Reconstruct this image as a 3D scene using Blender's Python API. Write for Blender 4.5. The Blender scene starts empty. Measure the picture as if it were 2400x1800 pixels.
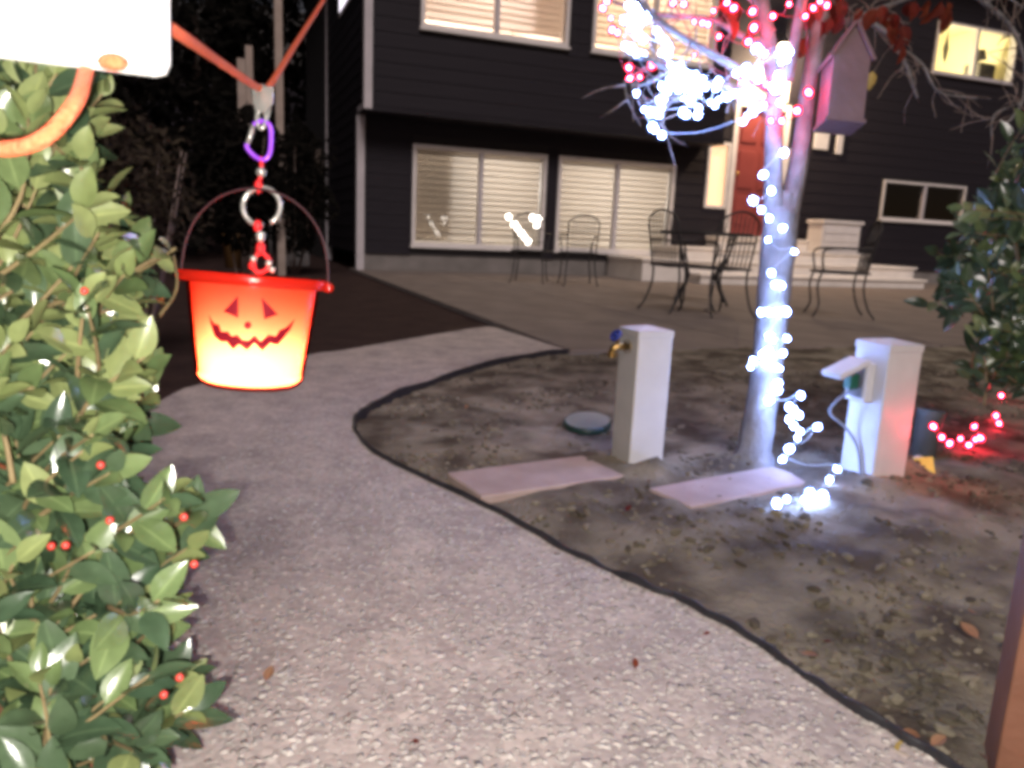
import bpy, bmesh, math, random
from mathutils import Vector, Matrix, noise
R = math.radians
rnd = random.Random(11)
sc = bpy.context.scene
COL = sc.collection

# ------------------------------------------------------------------ camera
PITCH, ROLL, CAMH, FPX = R(11.2), R(2.6), 0.68, 1800.0
_f = Vector((0, math.cos(PITCH), -math.sin(PITCH)))
_r = Vector((1, 0, 0)); _d = _f.cross(_r)
CR = _r * math.cos(ROLL) - _d * math.sin(ROLL)
CD = _r * math.sin(ROLL) + _d * math.cos(ROLL)
CAM = Vector((0, 0, CAMH))
cam = bpy.data.cameras.new('camera'); cam.sensor_width = 36; cam.lens = 36 * FPX / 2400
cam.clip_start = 0.02; cam.clip_end = 400
cam.dof.use_dof = True; cam.dof.focus_distance = 1.0; cam.dof.aperture_fstop = 9.0
camo = bpy.data.objects.new('camera', cam); COL.objects.link(camo)
m = Matrix((CR, -CD, -_f)).transposed().to_4x4(); m.translation = CAM
camo.matrix_world = m
sc.camera = camo

# ------------------------------------------------------------------ world, lights, exposure
SUN_EL, SUN_AZ = R(42), R(165)
w = bpy.data.worlds.new('World'); sc.world = w; w.use_nodes = True
nt = w.node_tree; nt.nodes.clear()
wo = nt.nodes.new('ShaderNodeOutputWorld'); bg = nt.nodes.new('ShaderNodeBackground')
sky = nt.nodes.new('ShaderNodeTexSky'); sky.sky_type = 'NISHITA'; sky.sun_disc = False
sky.sun_elevation = SUN_EL; sky.sun_rotation = SUN_AZ
tint = nt.nodes.new('ShaderNodeMixRGB'); tint.blend_type = 'MULTIPLY'; tint.inputs[0].default_value = 1
tint.inputs[2].default_value = (1.0, 0.64, 0.50, 1)
nt.links.new(sky.outputs[0], tint.inputs[1]); nt.links.new(tint.outputs[0], bg.inputs[0])
bg.inputs[1].default_value = 0.022
nt.links.new(bg.outputs[0], wo.inputs[0])
sl = bpy.data.lights.new('sun', 'SUN'); sl.energy = 1.5; sl.angle = R(24); sl.color = (1.0, 0.89, 0.86)
so = bpy.data.objects.new('sun', sl); COL.objects.link(so)
sd = Vector((math.sin(SUN_AZ) * math.cos(SUN_EL), math.cos(SUN_AZ) * math.cos(SUN_EL), math.sin(SUN_EL)))
so.rotation_euler = (-sd).to_track_quat('-Z', 'Y').to_euler()
# the flash of the phone that took the picture, beside its lens
fl = bpy.data.lights.new('phone_flash', 'SPOT'); fl.energy = 58; fl.shadow_soft_size = 0.004
fl.color = (1.0, 0.95, 0.86); fl.spot_size = R(115); fl.spot_blend = 0.6
flo = bpy.data.objects.new('phone_flash', fl); COL.objects.link(flo)
m = Matrix((CR, -CD, -_f)).transposed().to_4x4(); m.translation = CAM - CR * 0.016 + CD * 0.012 - _f * 0.002
flo.matrix_world = m

sc.view_settings.view_transform = 'Standard'; sc.view_settings.look = 'None'
sc.view_settings.exposure = 0.25; sc.view_settings.gamma = 1; sc.view_settings.use_curve_mapping = False
sc.render.engine = 'CYCLES'
cy = sc.cycles
cy.use_denoising = True; cy.pixel_filter_type = 'BLACKMAN_HARRIS'; cy.filter_width = 4.2; cy.use_light_tree = True; cy.max_bounces = 6; cy.diffuse_bounces = 3
cy.transparent_max_bounces = 12; cy.sample_clamp_indirect = 4; cy.caustics_reflective = False; cy.caustics_refractive = False

# ------------------------------------------------------------------ helpers
def ray(px, py):
    return CR * ((px - 1200) / FPX) + CD * ((py - 900) / FPX) + _f
def at(px, py, d):                       # point at depth d along the view axis
    return CAM + ray(px, py) * d
def gp(px, py, z=0.0):                   # where the sight line meets a level plane
    v = ray(px, py); return CAM + v * ((z - CAMH) / v.z)
def proj(p):
    q = Vector(p) - CAM; d = q.dot(_f)
    return 1200 + FPX * q.dot(CR) / d, 900 + FPX * q.dot(CD) / d, d
def zabove(xy, py):                      # height at which a vertical through xy reaches row py
    lo, hi = -1.0, 8.0
    for _ in range(50):
        mid = (lo + hi) / 2
        if proj((xy[0], xy[1], mid))[1] > py: lo = mid
        else: hi = mid
    return lo

def tag(o, label=None, cat=None, group=None, kind=None):
    if label: o['label'] = label
    if cat: o['category'] = cat
    if group: o['group'] = group
    if kind: o['kind'] = kind
    return o
def empty(name, loc=(0, 0, 0), rz=0.0, label=None, cat=None, group=None):
    o = bpy.data.objects.new(name, None); COL.objects.link(o)
    o.empty_display_size = 0.05
    o.location = loc; o.rotation_euler = (0, 0, rz)
    return tag(o, label, cat, group)
def link(name, me, parent=None, mat4=None):
    o = bpy.data.objects.new(name, me); COL.objects.link(o)
    if parent: o.parent = parent
    if mat4 is not None: o.matrix_local = mat4
    return o

class MB:
    def __init__(s): s.v = []; s.f = []; s.sm = []
    def add(s, vs, fs, smooth=False):
        b = len(s.v); s.v += [tuple(x) for x in vs]
        s.f += [tuple(b + i for i in f) for f in fs]; s.sm += [smooth] * len(fs)
        return s
    def box(s, lo, hi, M=None, bev=0.0):
        x0, y0, z0 = lo; x1, y1, z1 = hi
        if bev <= 0:
            vs = [Vector(p) for p in ((x0,y0,z0),(x1,y0,z0),(x1,y1,z0),(x0,y1,z0),(x0,y0,z1),(x1,y0,z1),(x1,y1,z1),(x0,y1,z1))]
            fs = [(0,3,2,1),(4,5,6,7),(0,1,5,4),(1,2,6,5),(2,3,7,6),(3,0,4,7)]
        else:
            bm = bmesh.new(); bmesh.ops.create_cube(bm, size=1)
            for vv in bm.verts:
                vv.co = Vector(((x0+x1)/2 + vv.co.x*(x1-x0), (y0+y1)/2 + vv.co.y*(y1-y0), (z0+z1)/2 + vv.co.z*(z1-z0)))
            bmesh.ops.bevel(bm, geom=bm.edges[:], offset=bev, segments=2, affect='EDGES', profile=0.5)
            bm.verts.index_update()
            vs = [vv.co.copy() for vv in bm.verts]; fs = [tuple(vv.index for vv in f.verts) for f in bm.faces]; bm.free()
        if M is not None: vs = [M @ p for p in vs]
        return s.add(vs, fs)
    def tube(s, pts, rad, n=8, cap=True, closed=False):
        pts = [Vector(p) for p in pts]; k = len(pts)
        if not hasattr(rad, '__len__'): rad = [rad] * k
        vs, fs = [], []; up = None
        for i in range(k):
            if closed: t = pts[(i+1) % k] - pts[i-1]
            else: t = pts[min(i+1, k-1)] - pts[max(i-1, 0)]
            if t.length < 1e-9: t = Vector((0, 0, 1))
            t.normalize()
            if up is None: up = t.orthogonal().normalized()
            up = (up - t * up.dot(t))
            up = up.normalized() if up.length > 1e-6 else t.orthogonal().normalized()
            b = t.cross(up)
            for j in range(n):
                a = 2 * math.pi * j / n
                vs.append(pts[i] + (up * math.cos(a) + b * math.sin(a)) * rad[i])
        for i in range(k if closed else k - 1):
            i2 = (i + 1) % k
            for j in range(n):
                j2 = (j + 1) % n
                fs.append((i*n+j, i*n+j2, i2*n+j2, i2*n+j))
        s.add(vs, fs, True)
        if cap and not closed:
            b = len(s.v) - len(vs)
            s.f.append(tuple(b + j for j in range(n))[::-1]); s.sm.append(False)
            s.f.append(tuple(b + (k-1)*n + j for j in range(n))); s.sm.append(False)
        return s
    def lathe(s, prof, n=32, M=None, smooth=True):
        vs, fs = [], []
        for r, z in prof:
            for j in range(n):
                a = 2*math.pi*j/n; vs.append(Vector((r*math.cos(a), r*math.sin(a), z)))
        for i in range(len(prof)-1):
            for j in range(n):
                j2 = (j+1) % n; fs.append((i*n+j, i*n+j2, (i+1)*n+j2, (i+1)*n+j))
        if M is not None: vs = [M @ p for p in vs]
        return s.add(vs, fs, smooth)
    def sphere(s, c, r, n=8, m_=6, sc3=(1,1,1)):
        vs = [Vector((0,0,-1))]; fs = []
        for i in range(1, m_):
            t = -math.pi/2 + math.pi*i/m_
            for j in range(n):
                a = 2*math.pi*j/n; vs.append(Vector((math.cos(t)*math.cos(a), math.cos(t)*math.sin(a), math.sin(t))))
        vs.append(Vector((0,0,1))); L = len(vs)-1
        for j in range(n):
            fs.append((0, 1+(j+1) % n, 1+j)); fs.append((L, L-n+j, L-n+(j+1) % n))
        for i in range(m_-2):
            for j in range(n):
                a = 1+i*n; j2 = (j+1) % n; fs.append((a+j, a+j2, a+n+j2, a+n+j))
        c = Vector(c)
        return s.add([c + Vector((p.x*sc3[0], p.y*sc3[1], p.z*sc3[2]))*r for p in vs], fs, True)
    def mesh(s, name, mat):
        me = bpy.data.meshes.new(name); me.from_pydata(s.v, [], s.f)
        me.polygons.foreach_set('use_smooth', s.sm); me.materials.append(mat); me.update()
        return me
    def build(s, name, mat, parent=None, M=None):
        return link(name, s.mesh(name, mat), parent, M)

def smooth_line(pts, sub=6, closed=False):
    pts = [Vector(p) for p in pts]; out = []; k = len(pts)
    g = (lambda i: pts[i % k]) if closed else (lambda i: pts[max(0, min(k-1, i))])
    for i in range(k if closed else k-1):
        p0, p1, p2, p3 = g(i-1), g(i), g(i+1), g(i+2)
        for q in range(sub):
            t = q/sub
            out.append(0.5*((2*p1) + (p2-p0)*t + (2*p0-5*p1+4*p2-p3)*t*t + (3*p1-p0-3*p2+p3)*t**3))
    if not closed: out.append(pts[-1])
    return out

# ------------------------------------------------------------------ materials
def mk(name):
    m = bpy.data.materials.new(name); m.use_nodes = True
    n = m.node_tree; b = n.nodes['Principled BSDF']; return m, n, b
def mat(name, col, rough=0.6, metal=0.0, col2=None, scale=20, amt=0.5, bump=0.0, bscale=None, spec=0.5, detail=6, rvar=0.0, coord='Object', island=False):
    m, n, b = mk(name)
    b.inputs['Roughness'].default_value = rough; b.inputs['Metallic'].default_value = metal
    b.inputs['Specular IOR Level'].default_value = spec
    b.inputs['Base Color'].default_value = (*col, 1)
    tc = n.nodes.new('ShaderNodeTexCoord')
    if col2:
        t = n.nodes.new('ShaderNodeTexNoise'); t.inputs['Scale'].default_value = scale; t.inputs['Detail'].default_value = detail
        n.links.new(tc.outputs[coord], t.inputs['Vector'])
        rp = n.nodes.new('ShaderNodeValToRGB'); rp.color_ramp.elements[0].position = 0.5 - amt/2; rp.color_ramp.elements[1].position = 0.5 + amt/2
        rp.color_ramp.elements[0].color = (*col, 1); rp.color_ramp.elements[1].color = (*col2, 1)
        if island:
            g = n.nodes.new('ShaderNodeNewGeometry'); n.links.new(g.outputs['Random Per Island'], rp.inputs[0])
        else: n.links.new(t.outputs[0], rp.inputs[0])
        n.links.new(rp.outputs[0], b.inputs['Base Color'])
        if rvar:
            mr = n.nodes.new('ShaderNodeMapRange'); mr.inputs[3].default_value = rough - rvar; mr.inputs[4].default_value = rough + rvar
            n.links.new(t.outputs[0], mr.inputs[0]); n.links.new(mr.outputs[0], b.inputs['Roughness'])
    if bump:
        t2 = n.nodes.new('ShaderNodeTexNoise'); t2.inputs['Scale'].default_value = bscale or scale*3; t2.inputs['Detail'].default_value = 5
        n.links.new(tc.outputs[coord], t2.inputs['Vector'])
        bp = n.nodes.new('ShaderNodeBump'); bp.inputs['Strength'].default_value = bump; bp.inputs['Distance'].default_value = 0.01
        n.links.new(t2.outputs[0], bp.inputs['Height']); n.links.new(bp.outputs[0], b.inputs['Normal'])
    return m
def emis(name, col, st):
    m, n, b = mk(name)
    b.inputs['Base Color'].default_value = (*[min(1, c) for c in col], 1)
    b.inputs['Emission Color'].default_value = (*col, 1); b.inputs['Emission Strength'].default_value = st
    return m
def translucent(name, col, tcol, mix, rough=0.4, gloss=0.04):
    m, n, b = mk(name); o = n.nodes['Material Output']
    d = n.nodes.new('ShaderNodeBsdfDiffuse'); d.inputs[0].default_value = (*col, 1)
    t = n.nodes.new('ShaderNodeBsdfTranslucent'); t.inputs[0].default_value = (*tcol, 1)
    g = n.nodes.new('ShaderNodeBsdfGlossy'); g.inputs['Roughness'].default_value = rough
    a = n.nodes.new('ShaderNodeMixShader'); a.inputs[0].default_value = mix
    c = n.nodes.new('ShaderNodeMixShader'); c.inputs[0].default_value = gloss
    n.links.new(d.outputs[0], a.inputs[1]); n.links.new(t.outputs[0], a.inputs[2])
    n.links.new(a.outputs[0], c.inputs[1]); n.links.new(g.outputs[0], c.inputs[2]); n.links.new(c.outputs[0], o.inputs[0])
    n.nodes.remove(b); return m
def leaf_mat(name, col, col2, rough, tr=0.18, spec=0.8):
    m, n, b = mk(name); o = n.nodes['Material Output']
    oi = n.nodes.new('ShaderNodeObjectInfo'); gi = n.nodes.new('ShaderNodeNewGeometry')
    ad = n.nodes.new('ShaderNodeMath'); ad.operation = 'ADD'
    n.links.new(oi.outputs['Random'], ad.inputs[0]); n.links.new(gi.outputs['Random Per Island'], ad.inputs[1])
    fr = n.nodes.new('ShaderNodeMath'); fr.operation = 'FRACT'; n.links.new(ad.outputs[0], fr.inputs[0])
    rp = n.nodes.new('ShaderNodeValToRGB'); rp.color_ramp.elements[0].color = (*col, 1); rp.color_ramp.elements[1].color = (*col2, 1)
    n.links.new(fr.outputs[0], rp.inputs[0])
    tc = n.nodes.new('ShaderNodeTexCoord'); tx = n.nodes.new('ShaderNodeTexNoise'); tx.inputs['Scale'].default_value = 90
    n.links.new(tc.outputs['Object'], tx.inputs['Vector'])
    hs = n.nodes.new('ShaderNodeMixRGB'); hs.blend_type = 'MULTIPLY'; hs.inputs[0].default_value = 0.5
    n.links.new(rp.outputs[0], hs.inputs[1]); n.links.new(tx.outputs[0], hs.inputs[2])
    uv = n.nodes.new('ShaderNodeUVMap'); sx = n.nodes.new('ShaderNodeSeparateXYZ'); n.links.new(uv.outputs[0], sx.inputs[0])
    sb = n.nodes.new('ShaderNodeMath'); sb.operation = 'SUBTRACT'; sb.inputs[1].default_value = 0.5; n.links.new(sx.outputs[0], sb.inputs[0])
    ab = n.nodes.new('ShaderNodeMath'); ab.operation = 'ABSOLUTE'; n.links.new(sb.outputs[0], ab.inputs[0])
    mr = n.nodes.new('ShaderNodeMapRange'); mr.inputs[1].default_value = 0.012; mr.inputs[2].default_value = 0.045; mr.inputs[3].default_value = 0.28; mr.inputs[4].default_value = 0.0; n.links.new(ab.outputs[0], mr.inputs[0])
    vn = n.nodes.new('ShaderNodeMixRGB'); vn.inputs[2].default_value = (min(1, col2[0]*1.9), min(1, col2[1]*1.8), min(1, col2[2]*1.8), 1)
    n.links.new(mr.outputs[0], vn.inputs[0]); n.links.new(hs.outputs[0], vn.inputs[1]); n.links.new(vn.outputs[0], b.inputs['Base Color'])
    b.inputs['Roughness'].default_value = rough; b.inputs['Specular IOR Level'].default_value = spec
    bp = n.nodes.new('ShaderNodeBump'); bp.inputs['Strength'].default_value = 0.15; bp.inputs['Distance'].default_value = 0.002
    n.links.new(tx.outputs[0], bp.inputs['Height']); n.links.new(bp.outputs[0], b.inputs['Normal'])
    t = n.nodes.new('ShaderNodeBsdfTranslucent'); n.links.new(rp.outputs[0], t.inputs[0])
    a = n.nodes.new('ShaderNodeMixShader'); a.inputs[0].default_value = tr
    n.links.new(b.outputs[0], a.inputs[1]); n.links.new(t.outputs[0], a.inputs[2]); n.links.new(a.outputs[0], o.inputs[0])
    return m
def glass_mat():
    m, n, b = mk('window_glass'); o = n.nodes['Material Output']; n.nodes.remove(b)
    t = n.nodes.new('ShaderNodeBsdfTransparent'); t.inputs[0].default_value = (0.93, 0.95, 0.94, 1)
    g = n.nodes.new('ShaderNodeBsdfGlossy'); g.inputs['Roughness'].default_value = 0.01
    f = n.nodes.new('ShaderNodeFresnel'); f.inputs[0].default_value = 1.6
    a = n.nodes.new('ShaderNodeMixShader')
    n.links.new(f.outputs[0], a.inputs[0]); n.links.new(t.outputs[0], a.inputs[1]); n.links.new(g.outputs[0], a.inputs[2]); n.links.new(a.outputs[0], o.inputs[0])
    return m

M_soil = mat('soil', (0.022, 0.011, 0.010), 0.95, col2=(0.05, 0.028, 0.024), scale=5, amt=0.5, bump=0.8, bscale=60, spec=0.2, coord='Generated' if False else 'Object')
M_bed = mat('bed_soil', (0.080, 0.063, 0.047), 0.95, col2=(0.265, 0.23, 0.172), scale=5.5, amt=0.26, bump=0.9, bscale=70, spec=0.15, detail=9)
M_clod = mat('clods', (0.075, 0.06, 0.045), 0.95, col2=(0.23, 0.20, 0.15), amt=1.0, island=True, bump=0.5, bscale=120, spec=0.15)
M_edging = mat('edging_plastic', (0.010, 0.010, 0.014), 0.55, col2=(0.03, 0.028, 0.034), scale=30, amt=0.6, bump=0.2, bscale=60)
M_patio = mat('patio_concrete', (0.15, 0.12, 0.105), 0.85, col2=(0.24, 0.20, 0.175), scale=3, amt=0.5, bump=0.25, bscale=90, spec=0.3)
M_foundation = mat('foundation_concrete', (0.14, 0.13, 0.12), 0.9, col2=(0.22, 0.2, 0.19), scale=4, amt=0.5, bump=0.3, bscale=60)
M_step = mat('step_concrete', (0.66, 0.61, 0.56), 0.8, col2=(0.80, 0.75, 0.70), scale=4, amt=0.5, bump=0.15, bscale=60)
M_board = mat('siding_paint', (0.016, 0.0135, 0.018), 0.6, col2=(0.023, 0.020, 0.025), scale=3, amt=0.5, bump=0.15, bscale=120, spec=0.15)
M_wallback = mat('wall_sheathing', (0.02, 0.018, 0.02), 0.9)
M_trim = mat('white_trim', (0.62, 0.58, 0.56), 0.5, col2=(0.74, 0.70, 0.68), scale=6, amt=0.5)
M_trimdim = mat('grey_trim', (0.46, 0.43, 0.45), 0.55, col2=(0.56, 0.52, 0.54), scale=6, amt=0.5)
M_roof = mat('roof_shingle', (0.03, 0.03, 0.03), 0.9, col2=(0.06, 0.055, 0.05), scale=20, amt=0.5, bump=0.4)
M_glass = glass_mat()
M_slat = translucent('blind_slat', (0.50, 0.46, 0.42), (0.84, 0.77, 0.70), 0.50, 0.5, 0.03)
M_room = mat('room_wall', (0.72, 0.64, 0.54), 0.8, col2=(0.78, 0.70, 0.60), scale=2)
M_roomy = mat('room_wall_cream', (0.80, 0.74, 0.52), 0.8, col2=(0.84, 0.78, 0.58), scale=2)
M_roomdark = mat('dark_room_wall', (0.10, 0.10, 0.11), 0.9)
M_dark = mat('dark_furniture', (0.035, 0.03, 0.03), 0.6, col2=(0.06, 0.05, 0.045), scale=9)
M_cloth = mat('hanging_cloth', (0.5, 0.16, 0.13), 0.9, col2=(0.6, 0.22, 0.18), scale=9)
M_door = mat('door_paint', (0.21, 0.042, 0.038), 0.4, col2=(0.26, 0.055, 0.048), scale=4, amt=0.6)
M_brass = mat('brass', (0.55, 0.36, 0.13), 0.3, 1.0, col2=(0.42, 0.25, 0.08), scale=60)
M_steel = mat('steel', (0.55, 0.54, 0.51), 0.25, 0.6, col2=(0.42, 0.41, 0.38), scale=80)
M_whitepaint = mat('white_paint', (0.74, 0.73, 0.72), 0.45, col2=(0.82, 0.81, 0.80), scale=9, amt=0.6, bump=0.06, bscale=60)
M_vinyl = mat('white_vinyl', (0.52, 0.495, 0.475), 0.4, col2=(0.60, 0.575, 0.555), scale=14, amt=0.5, bump=0.05, bscale=40)
M_blue = mat('blue_handle', (0.02, 0.04, 0.24), 0.5)
M_iron = mat('black_iron', (0.022, 0.02, 0.021), 0.6, col2=(0.035, 0.032, 0.032), scale=60, spec=0.4)
M_bark = mat('grey_bark', (0.13, 0.12, 0.115), 0.85, col2=(0.27, 0.255, 0.25), scale=18, amt=0.5, bump=0.6, bscale=70, spec=0.2)
M_twig = mat('twig_bark', (0.16, 0.12, 0.10), 0.85, col2=(0.28, 0.22, 0.19), scale=30, amt=0.5, spec=0.2)
M_stem = mat('green_brown_stem', (0.13, 0.085, 0.045), 0.7, col2=(0.19, 0.15, 0.07), scale=30, amt=0.6, spec=0.3)
M_woodhouse = mat('birdhouse_wood', (0.115, 0.07, 0.068), 0.8, col2=(0.17, 0.105, 0.10), scale=12, amt=0.5, bump=0.4, bscale=40)
M_paver = mat('paver', (0.33, 0.245, 0.215), 0.85, col2=(0.47, 0.365, 0.33), scale=9, amt=0.5, bump=0.4, bscale=90, spec=0.25)
M_lidgreen = mat('green_lid', (0.012, 0.035, 0.028), 0.35, col2=(0.02, 0.05, 0.04), scale=20)
M_lidtop = mat('lid_top', (0.22, 0.24, 0.20), 0.3, col2=(0.30, 0.31, 0.26), scale=14, amt=0.5)
M_teal = mat('teal_metal', (0.10, 0.135, 0.135), 0.5, col2=(0.15, 0.18, 0.18), scale=20)
M_yellow = mat('yellow_card', (0.62, 0.50, 0.06), 0.6, col2=(0.7, 0.58, 0.1), scale=20)
M_stake = mat('brown_stain', (0.15, 0.060, 0.034), 0.65, col2=(0.23, 0.10, 0.058), scale=9, amt=0.5, bump=0.25, bscale=45)
M_rope = mat('orange_rope', (0.72, 0.10, 0.035), 0.6, col2=(0.80, 0.17, 0.07), scale=300, amt=0.4, bump=0.6, bscale=500)
M_redcord = mat('red_cord', (0.70, 0.012, 0.02), 0.5, col2=(0.80, 0.03, 0.03), scale=300, bump=0.3, bscale=500)
M_purple = mat('purple_anodised', (0.34, 0.07, 0.95), 0.25, 0.25, col2=(0.42, 0.12, 0.95), scale=40)
M_handle = mat('maroon_handle', (0.03, 0.005, 0.010), 0.6)
M_face = mat('printed_face', (0.20, 0.003, 0.012), 0.6, spec=0.2)
M_bucket = translucent('bucket_plastic', (0.70, 0.025, 0.015), (0.96, 0.20, 0.075), 0.62, 0.18, 0.05)
def wall_mat():
    m, n, b = mk('bucket_wall'); o = n.nodes['Material Output']; n.nodes.remove(b)
    t = n.nodes.new('ShaderNodeBsdfTransparent'); g_ = n.nodes.new('ShaderNodeBsdfGlossy'); g_.inputs['Roughness'].default_value = 0.14
    a = n.nodes.new('ShaderNodeMixShader'); a.inputs[0].default_value = 0.035
    n.links.new(t.outputs[0], a.inputs[1]); n.links.new(g_.outputs[0], a.inputs[2]); n.links.new(a.outputs[0], o.inputs[0])
    v = n.nodes.new('ShaderNodeVolumeAbsorption'); v.inputs[0].default_value = (0.985, 0.27, 0.13, 1); v.inputs[1].default_value = 165; n.links.new(v.outputs[0], o.inputs['Volume'])
    return m
M_wall = wall_mat()
M_glow = translucent('bucket_inner', (0.72, 0.06, 0.04), (0.96, 0.30, 0.16), 0.66, 0.3, 0.0)
M_white_led = emis('white_led', (0.28, 0.43, 1.0), 150)
M_red_led = emis('red_led', (1.0, 0.030, 0.070), 300)
def halo_mat(name, col, st, mix):  # see-through glowing shell that imitates the bloom around each light
    m, n, b = mk(name); o = n.nodes['Material Output']; n.nodes.remove(b)
    t = n.nodes.new('ShaderNodeBsdfTransparent'); e = n.nodes.new('ShaderNodeEmission'); e.inputs[0].default_value = (*col, 1); e.inputs[1].default_value = st
    a = n.nodes.new('ShaderNodeMixShader'); a.inputs[0].default_value = mix
    n.links.new(t.outputs[0], a.inputs[1]); n.links.new(e.outputs[0], a.inputs[2]); n.links.new(a.outputs[0], o.inputs[0]); return m
M_white_halo = halo_mat('white_led_halo', (0.22, 0.36, 1.0), 1.6, 0.45)
M_red_halo = halo_mat('red_led_halo', (1.0, 0.015, 0.05), 2.2, 0.6)
M_wire = mat('string_wire', (0.45, 0.48, 0.52), 0.4)
M_wirered = mat('red_string_wire', (0.25, 0.03, 0.04), 0.4)
M_cable = mat('grey_cable', (0.20, 0.21, 0.24), 0.5)
M_plug = mat('green_plug', (0.01, 0.09, 0.05), 0.5)
M_lampglass = emis('lantern_glass', (1.0, 0.78, 0.50), 30)
M_greybox = mat('grey_box', (0.12, 0.115, 0.115), 0.6, col2=(0.16, 0.15, 0.15), scale=10)
M_amber = mat('amber_pot', (0.20, 0.11, 0.04), 0.6, col2=(0.27, 0.16, 0.06), scale=12)
M_palewood = mat('weathered_post', (0.30, 0.24, 0.20), 0.8, col2=(0.42, 0.34, 0.29), scale=9, bump=0.3)
M_lampwarm = (1.0, 0.94, 0.89)

def aggregate():
    m, n, b = mk('exposed_aggregate'); tc = n.nodes.new('ShaderNodeTexCoord')
    vo = n.nodes.new('ShaderNodeTexVoronoi'); vo.inputs['Scale'].default_value = 95
    n.links.new(tc.outputs['Object'], vo.inputs['Vector'])
    sep = n.nodes.new('ShaderNodeSeparateColor'); n.links.new(vo.outputs['Color'], sep.inputs[0])
    rp = n.nodes.new('ShaderNodeValToRGB'); el = rp.color_ramp.elements
    el[0].color = (0.33, 0.295, 0.275, 1); el[1].color = (0.48, 0.44, 0.41, 1)
    e = el.new(0.4); e.color = (0.38, 0.343, 0.32, 1); e = el.new(0.75); e.color = (0.42, 0.38, 0.355, 1)
    n.links.new(sep.outputs[0], rp.inputs[0])
    ns = n.nodes.new('ShaderNodeTexNoise'); ns.inputs['Scale'].default_value = 9; ns.inputs['Detail'].default_value = 9
    n.links.new(tc.outputs['Object'], ns.inputs['Vector'])
    r2 = n.nodes.new('ShaderNodeValToRGB'); r2.color_ramp.elements[0].position = 0.3; r2.color_ramp.elements[1].position = 0.7
    r2.color_ramp.elements[0].color = (0.84, 0.80, 0.82, 1); r2.color_ramp.elements[1].color = (1.32, 1.26, 1.23, 1)
    n.links.new(ns.outputs[0], r2.inputs[0])
    mx = n.nodes.new('ShaderNodeMixRGB'); mx.blend_type = 'MULTIPLY'; mx.inputs[0].default_value = 1
    n.links.new(rp.outputs[0], mx.inputs[1]); n.links.new(r2.outputs[0], mx.inputs[2]); n.links.new(mx.outputs[0], b.inputs['Base Color'])
    b.inputs['Roughness'].default_value = 0.75; b.inputs['Specular IOR Level'].default_value = 0.3
    bp = n.nodes.new('ShaderNodeBump'); bp.inputs['Strength'].default_value = 0.35; bp.inputs['Distance'].default_value = 0.004; bp.invert = True
    n.links.new(vo.outputs['Distance'], bp.inputs['Height']); n.links.new(bp.outputs[0], b.inputs['Normal'])
    return m
M_agg = aggregate()
M_pebble = mat('pebbles', (0.29, 0.262, 0.245), 0.88, col2=(0.57, 0.527, 0.49), amt=1.0, island=True, spec=0.2, bump=0.15, bscale=200)

# ------------------------------------------------------------------ setting: ground, path, bed, patio
g = MB(); N = 24; S = 70.0
for i in range(N):
    for j in range(N):
        x0, y0 = -S + 2*S*i/N, -S + 2*S*j/N; d = 2*S/N
        g.add([(x0,y0,0),(x0+d,y0,0),(x0+d,y0+d,0),(x0,y0+d,0)], [(0,1,2,3)])
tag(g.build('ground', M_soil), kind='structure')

EDGE_PX = [(1335,822),(1250,830),(1150,850),(1050,880),(950,915),(880,945),(842,970),(829,992),(845,1030),(890,1069),(1031,1139),(1193,1215),(1302,1280),(1400,1325),(1486,1367),(1580,1402),(1660,1443),(1790,1519),(1890,1590),(1985,1655),(2100,1722),(2203,1785),(2330,1865)]
edge = [gp(x, y, 0.03) for x, y in EDGE_PX]
edge += [edge[-1] + Vector((0.12, -0.14, 0)), edge[-1] + Vector((0.25, -0.45, 0)), edge[-1] + Vector((0.3, -1.6, 0))]
edge = [Vector((p.x, p.y, 0)) for p in smooth_line(edge, 6)]
LEFT_PX = [(1160,767),(1125,767),(981,790),(800,821),(741,828),(600,860),(463,902),(427,912),(330,960)]
left = [gp(x, y, 0.03) for x, y in LEFT_PX]
left += [Vector((-1.35, 2.6, 0)), Vector((-1.2, 1.9, 0)), Vector((-0.95, 1.2, 0)), Vector((-0.8, 0.5, 0)), Vector((-0.75, -0.3, 0)), Vector((-0.75, -1.5, 0))]
left = [Vector((p.x, p.y, 0)) for p in smooth_line(left, 4)]
TH = R(21)
U = Vector((math.cos(TH), math.sin(TH), 0)); V = Vector((-math.sin(TH), math.cos(TH), 0))
P0 = gp(1335, 824, 0.03); P0.z = 0
path_poly = [Vector((p.x, p.y, 0)) for p in edge] + [Vector((p.x, p.y, 0)) for p in reversed(left)]
path_poly = path_poly[:len(edge)] + [Vector((edge[-1].x-0.2, -1.6, 0))] + path_poly[len(edge):]
def inside(p, poly):
    c = False; k = len(poly); j = k-1
    for i in range(k):
        a, b = poly[i], poly[j]
        if (a[1] > p[1]) != (b[1] > p[1]) and p[0] < (b[0]-a[0])*(p[1]-a[1])/(b[1]-a[1]) + a[0]: c = not c
        j = i
    return c
bm = bmesh.new()
top = [bm.verts.new((p.x, p.y, 0.03)) for p in path_poly]
bot = [bm.verts.new((p.x, p.y, -0.05)) for p in path_poly]
k = len(top)
ff = bm.faces.new(top)
for i in range(k): bm.faces.new((top[i], top[(i+1) % k], bot[(i+1) % k], bot[i]))
bmesh.ops.triangulate(bm, faces=[ff]); bmesh.ops.recalc_face_normals(bm, faces=bm.faces[:])
me = bpy.data.meshes.new('path'); bm.to_mesh(me); bm.free(); me.materials.append(M_agg)
path = tag(link('path', me), kind='structure')

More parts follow.
